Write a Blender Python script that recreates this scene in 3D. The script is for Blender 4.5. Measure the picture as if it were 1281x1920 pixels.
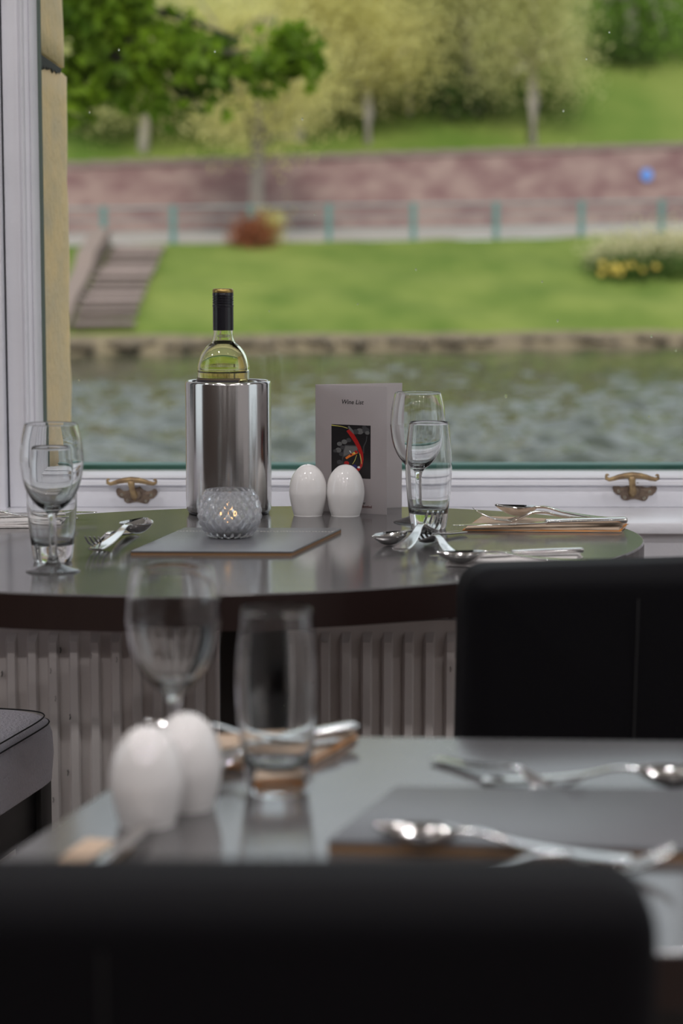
import bpy, bmesh, math, random
import numpy as np
from mathutils import Vector, Matrix

for o in list(bpy.data.objects):
    bpy.data.objects.remove(o)
S = bpy.context.scene
COL = S.collection
random.seed(7)
RNG = np.random.default_rng(11)

# ------------------------------------------------------------------ camera
EYE = 1.1155                    # eye height above the floor
FPX = 4000.0                    # focal length for a 1281 px wide frame
PITCH = math.atan(470.0 / FPX)
cam_d = bpy.data.cameras.new('camera')
cam = bpy.data.objects.new('camera', cam_d)
COL.objects.link(cam)
cam.location = (0, 0, EYE)
cam.rotation_euler = (math.pi / 2 - PITCH, 0, 0)
cam_d.sensor_fit = 'HORIZONTAL'
cam_d.sensor_width = 24.0
cam_d.lens = 24.0 * FPX / 1281.0
cam_d.clip_start = 0.05
cam_d.clip_end = 1000
cam_d.dof.use_dof = True
cam_d.dof.focus_distance = 2.95
cam_d.dof.aperture_fstop = 4.4
S.camera = cam

# ------------------------------------------------------------------ world, sun, exposure
W = bpy.data.worlds.new('overcast_sky')
S.world = W
W.use_nodes = True
bg = W.node_tree.nodes['Background']
bg.inputs[0].default_value = (0.86, 0.92, 1.0, 1)
bg.inputs[1].default_value = 1.25
sd = bpy.data.lights.new('hazy_sun', 'SUN')
sd.energy = 3.0
sd.angle = math.radians(12)
sd.color = (1.0, 0.95, 0.86)
sun = bpy.data.objects.new('hazy_sun', sd)
COL.objects.link(sun)
sun.rotation_euler = Vector((0.0, 1.0, -0.95)).to_track_quat('-Z', 'Y').to_euler()
LAMP_W = 6.5                   # watts of each ceiling downlight
S.view_settings.view_transform = 'Standard'
S.view_settings.look = 'None'
S.view_settings.exposure = 0.0
S.view_settings.gamma = 1.0
S.view_settings.use_curve_mapping = False


# ------------------------------------------------------------------ helpers
def ray(x, y):
    a = (x - 640.5) / FPX
    b = -(y - 960.0) / FPX
    c, s = math.cos(PITCH), math.sin(PITCH)
    return Vector((a, c + b * s, -s + b * c))


def onz(x, y, z):
    r = ray(x, y)
    t = (z - EYE) / r.z
    return Vector((r.x * t, r.y * t, z))


def ony(x, y, Y):
    r = ray(x, y)
    t = Y / r.y
    return Vector((r.x * t, Y, EYE + r.z * t))


SK = 0.28                       # the far bank runs a little obliquely: v = Y - SK * X


def onv(x, y, v):
    r = ray(x, y)
    t = v / (r.y - SK * r.x)
    return Vector((r.x * t, r.y * t, EYE + r.z * t))


def tag(o, label=None, cat=None, group=None, kind=None):
    if label: o['label'] = label
    if cat: o['category'] = cat
    if group: o['group'] = group
    if kind: o['kind'] = kind
    return o


def empty(name, loc=(0, 0, 0), rz=0.0, label=None, cat=None, group=None, kind=None, rot=None):
    o = bpy.data.objects.new(name, None)
    COL.objects.link(o)
    o.location = loc
    o.rotation_euler = rot if rot else (0, 0, rz)
    o.empty_display_size = 0.02
    return tag(o, label, cat, group, kind)


def link(name, me, m=None, parent=None, loc=None, rot=None, scale=None):
    o = bpy.data.objects.new(name, me)
    COL.objects.link(o)
    if m is not None:
        me.materials.clear()
        me.materials.append(m)
    o.parent = parent
    if loc is not None: o.location = loc
    if rot is not None: o.rotation_euler = rot
    if scale is not None: o.scale = scale
    return o


def mesh(name, verts, faces, smooth=False):
    me = bpy.data.meshes.new(name)
    me.from_pydata([tuple(v) for v in verts], [], faces)
    me.validate()
    bm = bmesh.new()
    bm.from_mesh(me)
    bmesh.ops.recalc_face_normals(bm, faces=bm.faces)
    bm.to_mesh(me)
    bm.free()
    if smooth:
        me.polygons.foreach_set('use_smooth', [True] * len(me.polygons))
    return me


def raw(name, verts, faces, smooth=False):
    me = bpy.data.meshes.new(name)
    me.from_pydata(verts, [], faces)
    if smooth:
        me.polygons.foreach_set('use_smooth', [True] * len(me.polygons))
    me.update()
    return me


def join(*parts):
    V, Fc = [], []
    for v, f in parts:
        n = len(V)
        V += list(v)
        Fc += [tuple(i + n for i in q) for q in f]
    return V, Fc


def box(x0, x1, y0, y1, z0, z1):
    v = [(x0, y0, z0), (x1, y0, z0), (x1, y1, z0), (x0, y1, z0), (x0, y0, z1), (x1, y0, z1), (x1, y1, z1), (x0, y1, z1)]
    return v, [(0, 3, 2, 1), (4, 5, 6, 7), (0, 1, 5, 4), (1, 2, 6, 5), (2, 3, 7, 6), (3, 0, 4, 7)]


def bevelled(name, vf, w, seg=2, smooth=True):
    me = raw(name, *vf)
    bm = bmesh.new()
    bm.from_mesh(me)
    bmesh.ops.recalc_face_normals(bm, faces=bm.faces)
    bmesh.ops.bevel(bm, geom=list(bm.edges), offset=w, segments=seg, profile=0.5, affect='EDGES', clamp_overlap=True)
    bm.to_mesh(me)
    bm.free()
    if smooth:
        me.polygons.foreach_set('use_smooth', [True] * len(me.polygons))
        me.set_sharp_from_angle(angle=math.radians(40))
    return me


def lathe(prof, n=48):
    V, Fc, rows = [], [], []
    for r, z in prof:
        if r < 1e-6:
            rows.append([len(V)])
            V.append((0, 0, z))
        else:
            rows.append(list(range(len(V), len(V) + n)))
            V += [(r * math.cos(2 * math.pi * k / n), r * math.sin(2 * math.pi * k / n), z) for k in range(n)]
    for a, b in zip(rows, rows[1:]):
        for k in range(n):
            k2 = (k + 1) % n
            if len(a) == 1 and len(b) == 1: continue
            if len(a) == 1: Fc.append((a[0], b[k2], b[k]))
            elif len(b) == 1: Fc.append((a[k], a[k2], b[0]))
            else: Fc.append((a[k], a[k2], b[k2], b[k]))
    return V, Fc


def smoothprof(pts, n=6):
    """Catmull-Rom through profile points"""
    out = []
    P = [pts[0]] + list(pts) + [pts[-1]]
    for i in range(1, len(P) - 2):
        p0, p1, p2, p3 = [np.array(q, float) for q in P[i - 1:i + 3]]
        for k in range(n):
            t = k / n
            q = 0.5 * (2 * p1 + (p2 - p0) * t + (2 * p0 - 5 * p1 + 4 * p2 - p3) * t * t + (3 * p1 - p0 - 3 * p2 + p3) * t ** 3)
            out.append(tuple(q))
    out.append(tuple(pts[-1]))
    return out


def tube(pts, rad, n=8, cap=True):
    pts = [Vector(p) for p in pts]
    if not isinstance(rad, (list, tuple)): rad = [rad] * len(pts)
    V, Fc = [], []
    up = Vector((0, 0, 1))
    for i, p in enumerate(pts):
        d = (pts[min(i + 1, len(pts) - 1)] - pts[max(i - 1, 0)]).normalized()
        a = d.cross(up)
        if a.length < 1e-3: a = d.cross(Vector((0, 1, 0)))
        a.normalize()
        b = a.cross(d)
        for k in range(n):
            t = 2 * math.pi * k / n
            V.append(tuple(p + (a * math.cos(t) + b * math.sin(t)) * rad[i]))
    for i in range(len(pts) - 1):
        for k in range(n):
            k2 = (k + 1) % n
            Fc.append((i * n + k, i * n + k2, (i + 1) * n + k2, (i + 1) * n + k))
    if cap:
        Fc.append(tuple(range(n - 1, -1, -1)))
        Fc.append(tuple(range((len(pts) - 1) * n, len(pts) * n)))
    return V, Fc


def prism(outline, z0, z1):
    n = len(outline)
    V = [(x, y, z0) for x, y in outline] + [(x, y, z1) for x, y in outline]
    Fc = [tuple(range(n - 1, -1, -1)), tuple(range(n, 2 * n))]
    Fc += [(k, (k + 1) % n, n + (k + 1) % n, n + k) for k in range(n)]
    return V, Fc


def roundpoly(pts, r, seg=6):
    out = []
    n = len(pts)
    for i in range(n):
        p = Vector(pts[i]); a = Vector(pts[i - 1]); b = Vector(pts[(i + 1) % n])
        rr = r[i] if isinstance(r, (list, tuple)) else r
        da, db = (a - p).normalized(), (b - p).normalized()
        rr = min(rr, (a - p).length * 0.45, (b - p).length * 0.45)
        p0, p2 = p + da * rr, p + db * rr
        for k in range(seg + 1):
            t = k / seg
            out.append(tuple(p0 * (1 - t) ** 2 + p * 2 * t * (1 - t) + p2 * t * t))
    return out


def xf(vf, M):
    return [tuple(M @ Vector(v)) for v in vf[0]], vf[1]


# ------------------------------------------------------------------ materials
def mat(name, col, rough=0.5, metal=0.0, spec=0.5, noise=None, bump=None, **kw):
    """noise=(scale, other colour, contrast, stretch xyz); bump=(scale, strength, stretch)"""
    m = bpy.data.materials.new(name)
    m.use_nodes = True
    nt = m.node_tree
    b = nt.nodes['Principled BSDF']
    b.inputs['Base Color'].default_value = (*col, 1)
    b.inputs['Roughness'].default_value = rough
    b.inputs['Metallic'].default_value = metal
    b.inputs['Specular IOR Level'].default_value = spec
    for k, v in kw.items():
        b.inputs[k.replace('_', ' ')].default_value = v
    tc = nt.nodes.new('ShaderNodeTexCoord')
    if noise:
        sc, c2, con, st = noise
        mp = nt.nodes.new('ShaderNodeMapping')
        mp.inputs['Scale'].default_value = st
        nt.links.new(tc.outputs['Object'], mp.inputs[0])
        nz = nt.nodes.new('ShaderNodeTexNoise')
        nz.inputs['Scale'].default_value = sc
        nz.inputs['Detail'].default_value = 5
        nt.links.new(mp.outputs[0], nz.inputs['Vector'])
        rp = nt.nodes.new('ShaderNodeValToRGB')
        rp.color_ramp.elements[0].position = 0.5 - con
        rp.color_ramp.elements[1].position = 0.5 + con
        rp.color_ramp.elements[0].color = (*col, 1)
        rp.color_ramp.elements[1].color = (*c2, 1)
        nt.links.new(nz.outputs['Fac'], rp.inputs[0])
        nt.links.new(rp.outputs[0], b.inputs['Base Color'])
    if bump:
        sc, strg, st = bump
        mp = nt.nodes.new('ShaderNodeMapping')
        mp.inputs['Scale'].default_value = st
        nt.links.new(tc.outputs['Object'], mp.inputs[0])
        nz = nt.nodes.new('ShaderNodeTexNoise')
        nz.inputs['Scale'].default_value = sc
        nz.inputs['Detail'].default_value = 3
        nt.links.new(mp.outputs[0], nz.inputs['Vector'])
        bp = nt.nodes.new('ShaderNodeBump')
        bp.inputs['Strength'].default_value = strg
        bp.inputs['Distance'].default_value = 0.01
        nt.links.new(nz.outputs['Fac'], bp.inputs['Height'])
        nt.links.new(bp.outputs[0], b.inputs['Normal'])
    return m


def glass_mat(name, col=(1, 1, 1), ior=1.5, rough=0.0):
    m = bpy.data.materials.new(name)
    m.use_nodes = True
    nt = m.node_tree
    nt.nodes.remove(nt.nodes['Principled BSDF'])
    g = nt.nodes.new('ShaderNodeBsdfGlass')
    g.inputs['Color'].default_value = (*col, 1)
    g.inputs['IOR'].default_value = ior
    g.inputs['Roughness'].default_value = rough
    nt.links.new(g.outputs[0], nt.nodes['Material Output'].inputs[0])
    return m


def pane_mat():
    m = bpy.data.materials.new('window_glass')
    m.use_nodes = True
    nt = m.node_tree
    nt.nodes.remove(nt.nodes['Principled BSDF'])
    t = nt.nodes.new('ShaderNodeBsdfTransparent')
    t.inputs[0].default_value = (0.97, 0.985, 0.975, 1)
    g = nt.nodes.new('ShaderNodeBsdfGlossy')
    g.inputs['Roughness'].default_value = 0.0
    f = nt.nodes.new('ShaderNodeFresnel')
    f.inputs['IOR'].default_value = 1.45
    x = nt.nodes.new('ShaderNodeMixShader')
    nt.links.new(f.outputs[0], x.inputs[0])
    nt.links.new(t.outputs[0], x.inputs[1])
    nt.links.new(g.outputs[0], x.inputs[2])
    nt.links.new(x.outputs[0], nt.nodes['Material Output'].inputs[0])
    return m


def emit_mat(name, col, s):
    m = bpy.data.materials.new(name)
    m.use_nodes = True
    nt = m.node_tree
    nt.nodes.remove(nt.nodes['Principled BSDF'])
    e = nt.nodes.new('ShaderNodeEmission')
    e.inputs[0].default_value = (*col, 1)
    e.inputs[1].default_value = s
    nt.links.new(e.outputs[0], nt.nodes['Material Output'].inputs[0])
    return m


def leaf_mat(name, c1, c2, scale=1.2, trans=0.35):
    m = mat(name, c1, 0.55, 0, 0.25, noise=(scale, c2, 0.18, (1, 1, 1)))
    nt = m.node_tree
    b = nt.nodes['Principled BSDF']
    tr = nt.nodes.new('ShaderNodeBsdfTranslucent')
    src = b.inputs['Base Color'].links[0].from_socket
    nt.links.new(src, tr.inputs[0])
    mx = nt.nodes.new('ShaderNodeMixShader')
    mx.inputs[0].default_value = trans
    nt.links.new(b.outputs[0], mx.inputs[1])
    nt.links.new(tr.outputs[0], mx.inputs[2])
    nt.links.new(mx.outputs[0], nt.nodes['Material Output'].inputs[0])
    return m


M = {}
M['white_paint'] = mat('white_gloss_paint', (0.74, 0.74, 0.78), 0.32, noise=(9, (0.68, 0.68, 0.72), 0.2, (1, 1, 1)), bump=(60, 0.08, (1, 1, 1)))
M['wall'] = mat('painted_wall', (0.55, 0.54, 0.55), 0.8)
M['dark_wall'] = mat('dark_panelling', (0.045, 0.028, 0.02), 0.6)
M['ceiling'] = mat('ceiling_paint', (0.7, 0.69, 0.68), 0.9)
M['bounce_floor'] = mat('pale_bounce_floor', (0.3, 0.25, 0.22), 0.5, noise=(6, (0.24, 0.19, 0.16), 0.2, (1, 8, 1)))  # unseen floor, given a pale colour to bounce light upward
M['sandstone'] = mat('sandstone', (0.92, 0.65, 0.36), 0.85, 0, 0.2, noise=(7, (0.72, 0.56, 0.38), 0.22, (1, 1, 2.2)), bump=(45, 0.5, (1, 1, 1)))
M['soot'] = mat('sooty_mortar', (0.035, 0.035, 0.035), 0.95)
M['teal'] = mat('teal_paint', (0.05, 0.17, 0.14), 0.5)
M['ext_sill'] = mat('outer_sill_paint', (0.42, 0.43, 0.42), 0.5)
M['gasket'] = mat('old_putty', (0.09, 0.12, 0.1), 0.7)
M['pane'] = pane_mat()
M['glass'] = glass_mat('clear_glassware', (0.985, 0.99, 0.99), 1.5)
M['candle_glass'] = glass_mat('pressed_glass', (0.96, 0.97, 0.985), 1.5, 0.02)
def pressed():
    m = M['candle_glass']
    nt = m.node_tree
    g = nt.nodes['Glass BSDF']
    t = nt.nodes.new('ShaderNodeBsdfTranslucent')
    t.inputs[0].default_value = (0.9, 0.9, 0.93, 1)
    d = nt.nodes.new('ShaderNodeBsdfDiffuse')
    d.inputs[0].default_value = (0.9, 0.9, 0.93, 1)
    a = nt.nodes.new('ShaderNodeMixShader')
    nt.links.new(t.outputs[0], a.inputs[1]); nt.links.new(d.outputs[0], a.inputs[2])
    x = nt.nodes.new('ShaderNodeMixShader')
    x.inputs[0].default_value = 0.12
    nt.links.new(g.outputs[0], x.inputs[1]); nt.links.new(a.outputs[0], x.inputs[2])
    nt.links.new(x.outputs[0], nt.nodes['Material Output'].inputs[0])


pressed()
M['bottle_glass'] = glass_mat('bottle_glass', (0.985, 0.99, 0.93), 1.5)
M['wine'] = glass_mat('white_wine', (0.992, 0.955, 0.72), 1.34)
M['capsule'] = mat('black_capsule', (0.008, 0.008, 0.012), 0.25, 0.0, 0.6)
M['gold_cap'] = mat('gold_foil', (0.42, 0.29, 0.1), 0.35, 1.0)
M['label'] = mat('label_paper', (0.045, 0.035, 0.04), 0.5)
M['label_line'] = mat('label_line', (0.3, 0.22, 0.09), 0.4)
M['steel'] = mat('brushed_steel', (0.6, 0.59, 0.58), 0.17, 1.0, Anisotropic=0.7, Anisotropic_Rotation=0.25)
M['cutlery'] = mat('polished_steel', (0.72, 0.71, 0.7), 0.12, 1.0)
M['ceramic'] = mat('glazed_ceramic', (0.7, 0.68, 0.67), 0.06, 0, 0.6)
M['hole'] = mat('shaker_hole', (0.02, 0.02, 0.02), 0.8)
M['paper'] = leaf_mat('white_card', (0.66, 0.62, 0.62), (0.68, 0.64, 0.64), 20, 0.75)
M['ink'] = mat('black_ink', (0.01, 0.01, 0.01), 0.5)
M['red_ink'] = mat('red_ink', (0.09, 0.008, 0.006), 0.5)
M['table'] = mat('dark_satin_wood', (0.075, 0.072, 0.074), 0.14, 0, 0.75, noise=(3, (0.09, 0.086, 0.086), 0.25, (1, 12, 1)))
M['table_edge'] = mat('table_edge_veneer', (0.014, 0.006, 0.005), 0.35)
M['black_leather'] = mat('black_leather', (0.0035, 0.0033, 0.0045), 0.6, 0, 0.08, bump=(350, 0.12, (1, 1, 1)))
M['seam'] = mat('leather_seam', (0.006, 0.006, 0.007), 0.7)
M['window_lit_leather'] = mat('pale_window_lit_leather', (0.72, 0.69, 0.76), 0.38, 0, 0.6, bump=(220, 0.55, (1, 1, 1)))  # window light on the dark leather is put into its pale colour
M['chair_wood'] = mat('black_stained_wood', (0.006, 0.0055, 0.006), 0.4)
M['folder'] = mat('charcoal_leatherette', (0.1, 0.101, 0.11), 0.3, 0, 0.6, bump=(500, 0.1, (1, 1, 1)))
M['folder_edge'] = mat('folder_core', (0.2, 0.11, 0.05), 0.6)
M['thread'] = mat('pale_thread', (0.55, 0.53, 0.5), 0.8)
M['napkin_brown'] = mat('kraft_napkin', (0.4, 0.28, 0.19), 0.85, noise=(40, (0.5, 0.39, 0.3), 0.2, (1, 1, 1)))
M['napkin_orange'] = mat('orange_napkin_edge', (0.55, 0.2, 0.02), 0.8)
M['napkin_white'] = mat('white_napkin', (0.6, 0.57, 0.56), 0.9, bump=(90, 0.3, (1, 1, 1)))
M['radiator'] = mat('radiator_enamel', (0.66, 0.62, 0.6), 0.45, noise=(2.2, (0.56, 0.5, 0.48), 0.15, (1, 1, 1)))
M['chip'] = mat('paint_chip', (0.02, 0.02, 0.02), 0.8)
M['brass'] = mat('aged_brass', (0.42, 0.3, 0.15), 0.42, 0.6, noise=(70, (0.24, 0.16, 0.09), 0.15, (1, 1, 1)))
M['brass_dark'] = mat('tarnished_brass', (0.24, 0.18, 0.13), 0.5, 0.5, noise=(90, (0.14, 0.1, 0.08), 0.15, (1, 1, 1)))
M['screw'] = mat('screw_steel', (0.4, 0.37, 0.3), 0.35, 1.0)
M['wax'] = mat('candle_wax', (0.75, 0.72, 0.68), 0.5, Subsurface_Weight=0.2)
M['foil'] = mat('aluminium_foil', (0.75, 0.75, 0.76), 0.25, 1.0)
M['flame'] = emit_mat('candle_flame', (1.0, 0.55, 0.22), 3.0)
M['bulb'] = emit_mat('lit_downlight', (1.0, 0.95, 0.9), 60.0)
M['drop'] = glass_mat('water_drop', (1, 1, 1), 1.33)
# outdoors
M['grass'] = mat('bank_grass', (0.085, 0.13, 0.022), 0.9, 0, 0.15, noise=(0.35, (0.165, 0.2, 0.045), 0.17, (1, 1, 1)))
M['hill_grass'] = mat('hill_grass', (0.07, 0.125, 0.017), 0.9, 0, 0.15, noise=(0.16, (0.155, 0.19, 0.042), 0.17, (1, 1, 1)))
M['earth'] = mat('bank_earth', (0.13, 0.1, 0.07), 0.95, noise=(1.2, (0.2, 0.16, 0.1), 0.2, (1, 1, 1)))
M['pebble'] = mat('bank_stone', (0.1, 0.08, 0.055), 0.9, noise=(2, (0.17, 0.13, 0.09), 0.2, (1, 1, 1)))
M['road'] = mat('pale_road', (0.33, 0.29, 0.27), 0.9, noise=(0.5, (0.27, 0.25, 0.24), 0.2, (1, 1, 1)))
M['red_wall'] = mat('red_sandstone', (0.19, 0.11, 0.11), 0.9, 0, 0.15, noise=(0.7, (0.3, 0.21, 0.19), 0.14, (1, 1, 2)), bump=(3, 0.5, (1, 1, 2)))
M['coping'] = mat('wall_coping', (0.2, 0.15, 0.13), 0.9)
M['step'] = mat('step_stone', (0.22, 0.17, 0.16), 0.9, noise=(1.5, (0.29, 0.23, 0.21), 0.2, (1, 1, 1)))
M['fence'] = mat('teal_fence_paint', (0.08, 0.19, 0.18), 0.6)
M['rail'] = mat('grey_rail_paint', (0.22, 0.25, 0.25), 0.6)
M['sign'] = mat('blue_sign', (0.1, 0.24, 0.62), 0.5)
M['bark'] = mat('pale_bark', (0.34, 0.29, 0.24), 0.9, noise=(1.5, (0.46, 0.41, 0.35), 0.2, (1, 1, 0.3)))
M['grey_bark'] = mat('grey_bark', (0.15, 0.125, 0.11), 0.9, noise=(1.5, (0.22, 0.19, 0.17), 0.2, (1, 1, 0.3)))
M['dark_bark'] = mat('dark_bark', (0.05, 0.042, 0.03), 0.9)
M['leaf_olive'] = leaf_mat('spring_leaf', (0.5, 0.5, 0.2), (0.64, 0.62, 0.3), 0.5, .45)
M['leaf_yellow'] = leaf_mat('yellow_spring_leaf', (0.58, 0.54, 0.19), (0.72, 0.67, 0.3), 0.5, .45)
M['leaf_green'] = leaf_mat('fresh_leaf', (0.1, 0.2, 0.02), (0.2, 0.33, 0.04), 0.4)
M['leaf_dark'] = leaf_mat('dark_leaf', (0.035, 0.075, 0.012), (0.08, 0.14, 0.02), 0.5)
M['leaf_maple'] = leaf_mat('maple_leaf', (0.05, 0.11, 0.008), (0.24, 0.36, 0.02), 3.0, 0.55)
M['leaf_red'] = leaf_mat('russet_leaf', (0.26, 0.075, 0.035), (0.33, 0.13, 0.06), 1.0)
M['blossom'] = leaf_mat('cream_blossom', (0.66, 0.6, 0.4), (0.5, 0.48, 0.27), 1.0)
M['daffodil'] = mat('daffodil', (0.5, 0.36, 0.06), 0.7)


def water_mat():
    m = mat('river_water', (0.028, 0.034, 0.02), 0.06, 0, 0.5)
    nt = m.node_tree
    b = nt.nodes['Principled BSDF']
    tc = nt.nodes.new('ShaderNodeTexCoord')
    prev = None
    for sc, dist, st in ((4.0, 0.03, (1, 1, 1)),):
        mp = nt.nodes.new('ShaderNodeMapping')
        mp.inputs['Scale'].default_value = st
        nt.links.new(tc.outputs['Object'], mp.inputs[0])
        nz = nt.nodes.new('ShaderNodeTexNoise')
        nz.inputs['Scale'].default_value = sc
        nz.inputs['Detail'].default_value = 2
        nt.links.new(mp.outputs[0], nz.inputs['Vector'])
        bp = nt.nodes.new('ShaderNodeBump')
        bp.inputs['Strength'].default_value = 1.0
        bp.inputs['Distance'].default_value = dist
        nt.links.new(nz.outputs['Fac'], bp.inputs['Height'])
        if prev: nt.links.new(prev.outputs[0], bp.inputs['Normal'])
        prev = bp
    nt.links.new(prev.outputs[0], b.inputs['Normal'])
    return m


M['water'] = water_mat()

# ================================================================== THE ROOM
WY = 3.43                       # room face of the window wall
XL, XR, YB, ZC = -2.6, 2.6, -3.6, 2.65
TT, FT = 0.76, 0.71             # heights of the two table tops


def struct(name, vf, m, parent=None, smooth=False):
    o = link(name, mesh(name, *vf, smooth=smooth), m, parent)
    if parent is None: o['kind'] = 'structure'
    return o


def wall_with_holes(name, axis, at, thick, a0, a1, holes, m):
    """wall along x (axis 'x', at = y) or along y (axis 'y', at = x); holes: (a0, a1, z0, z1)"""
    parts = []
    cuts = sorted(holes)
    cur = a0

    def seg(p, q, z0, z1):
        if q - p < 1e-4 or z1 - z0 < 1e-4: return
        parts.append(box(p, q, at, at + thick, z0, z1) if axis == 'x' else box(at, at + thick, p, q, z0, z1))
    for h in cuts:
        seg(cur, h[0], 0, ZC)
        seg(h[0], h[1], 0, h[2])
        seg(h[0], h[1], h[3], ZC)
        cur = h[1]
    seg(cur, a1, 0, ZC)
    return struct(name, join(*parts), m)


struct('floor', box(XL, XR, YB, WY, -0.1, 0), M['bounce_floor'])
struct('ceiling', box(XL - .2, XR + .2, YB - .2, WY + .42, ZC, ZC + 0.15), M['ceiling'])
WX0, WX1, WZ0, WZ1 = -0.575, 0.71, 0.70, 2.45
wall_with_holes('wall_front', 'x', WY + 0.03, 0.05, XL - .2, XR + .2,
                [(-2.1, -0.95, 0.85, 2.45), (WX0, WX1, WZ0, WZ1), (1.05, 2.2, 0.85, 2.45)], M['wall'])
wall_with_holes('wall_left', 'y', XL - 0.2, 0.2, YB, WY + .03, [(2.05, 3.2, 0.75, 2.4)], M['dark_wall'])
wall_with_holes('wall_right', 'y', XR, 0.2, YB, WY + .03, [(-2.95, -2.45, 0.1, 2.2), (1.3, 2.8, 0.75, 2.4)], M['wall'])
struct('wall_back', box(XL - .2, XR + .2, YB - 0.2, YB, 0, ZC), M['dark_wall'])


def casement(name, axis, at, a0, a1, z0, z1):
    root = empty(name, (0, 0, 0), kind='structure')

    def bx(p, q, r, s, d0, d1):
        return box(p, q, at + d0, at + d1, r, s) if axis == 'x' else box(at + d0, at + d1, p, q, r, s)
    link('frame', mesh('frame', *join(bx(a0, a0 + .06, z0, z1, 0, .05), bx(a1 - .06, a1, z0, z1, 0, .05),
                                      bx(a0 + .06, a1 - .06, z0, z0 + .06, 0, .05), bx(a0 + .06, a1 - .06, z1 - .06, z1, 0, .05))), M['white_paint'], root)
    link('pane', mesh('pane', *bx(a0 + .06, a1 - .06, z0 + .06, z1 - .06, .022, .026)), M['pane'], root)
    return root


casement('window_2', 'x', WY + .03, -2.1, -0.95, 0.85, 2.45)
casement('window_3', 'x', WY + .03, 1.05, 2.2, 0.85, 2.45)
casement('window_4', 'y', XL - .15, 2.05, 3.2, 0.75, 2.4)
casement('window_5', 'y', XR + .1, 1.3, 2.8, 0.75, 2.4)
casement('window_6', 'y', XR + .1, -2.95, -2.45, 0.1, 2.2)

# the window the photograph looks through
win = empty('window_1', (0, 0, 0), kind='structure')
px = 1.0 / 1166.0
# key X and Z taken in the plane of the sash face
xs = lambda x, Y=WY: (x - 640.5) / FPX * Y * 1.02
railtop = ony(640, 893, WY).z
sash_l, sash_r = ony(10, 480, WY).x, 0.66
bead_l = ony(43, 480, WY).x
glass_l = ony(76, 480, WY + .03).x
bead_z = ony(640, 911, WY).z
sill_z = onz(640, 951, 0.72).z
# sash: stiles and rails (flat faces) and moulded beads
for nm, vf in (('stile', box(sash_l, bead_l, WY, WY + .05, sill_z, 2.4)), ('stile', box(0.60, sash_r, WY, WY + .05, sill_z, 2.4)),
               ('bottom_rail', box(bead_l, 0.60, WY, WY + .05, sill_z, bead_z)), ('top_rail', box(bead_l, 0.60, WY, WY + .05, 2.33, 2.4))):
    link(nm, bevelled(nm, vf, 0.002, 2), M['white_paint'], win)
# moulded glazing beads: stepped profile extruded
bw = glass_l - bead_l
prof = [(0, 0), (0, -.004), (.12, -.007), (.22, -.004), (.3, .004), (.55, .010), (.62, .006), (.78, .012), (1.0, .03), (1.0, .045), (0, .045)]
for s, x0 in ((1, bead_l), (-1, 0.60)):
    V = [(x0 + s * u * bw, WY + y, z) for z in (bead_z - .01, 2.34) for u, y in prof]
    n = len(prof)
    F_ = [(k, (k + 1) % n, n + (k + 1) % n, n + k) for k in range(n)] + [tuple(range(n)), tuple(range(n, 2 * n))]
    link('glazing_bead', mesh('glazing_bead', V, F_), M['white_paint'], win)
bh = railtop - bead_z
for s, z0 in ((1, bead_z), (-1, 2.33)):
    V = [(x, WY + y, z0 + s * u * bh * 1.25) for x in (bead_l, 0.60) for u, y in prof]
    n = len(prof)
    F_ = [(k, (k + 1) % n, n + (k + 1) % n, n + k) for k in range(n)] + [tuple(range(n)), tuple(range(n, 2 * n))]
    link('glazing_bead', mesh('glazing_bead', V, F_), M['white_paint'], win)
# outer lining the sash closes against
for nm, vf in (('lining', box(WX0 - .06, sash_l - .003, WY - .022, WY + .06, 0.70, 2.47)), ('lining', box(sash_r + .003, WX1 + .06, WY - .022, WY + .06, 0.70, 2.47)),
               ('lining', box(WX0 - .06, WX1 + .06, WY - .022, WY + .06, 2.405, 2.5))):
    link(nm, bevelled(nm, vf, 0.004, 2), M['white_paint'], win)
link('putty', mesh('putty', *join(box(glass_l - .003, glass_l + .0045, WY + .03, WY + .044, bead_z, 2.33))), M['gasket'], win)
pane = link('pane', mesh('pane', *box(bead_l, 0.60, WY + .045, WY + .049, bead_z - .004, 2.35)), M['pane'], win)
# water drops on the glass
dv, df = lathe([(0, .0012), (.0012, .001), (.002, .0004), (.0023, 0)], 10)
dme = mesh('water_drop', dv, df, True)
for x, y, s in ((949, 743, 1.3), (1046, 601, 1.0), (1222, 630, 1.0), (1217, 781, .9), (1017, 528, .8), (505, 583, .6), (671, 570, .7), (780, 505, .8), (590, 402, .5), (403, 96, .8), (223, 93, .8), (168, 210, .7), (1143, 60, .7), (1100, 110, .7), (567, 223, .8), (1057, 207, .9), (1268, 657, .8), (148, 713, .7)):
    p = ony(x, y, WY + .0449)
    link('water_drop', dme, M['drop'], pane, p, (math.pi / 2, 0, 0), (s * .75, s, s * 1.0))

# sill board inside and wall panel below
sill_front = onz(1200, 980, 0.72).y
link('apron', mesh('apron', *box(WX0 - .33, WX1 + .33, sill_front + .02, sill_front + .035, .585, .702)), M['white_paint'], win)
o = link('window_sill', bevelled('window_sill', box(WX0 - .35, WX1 + .35, sill_front, WY + .04, 0.702, 0.72), 0.003, 2), M['white_paint'], win)
struct('trim_1', box(XL, XR, WY + .005, WY + .028, 0.0, 0.12), M['white_paint'])
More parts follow.
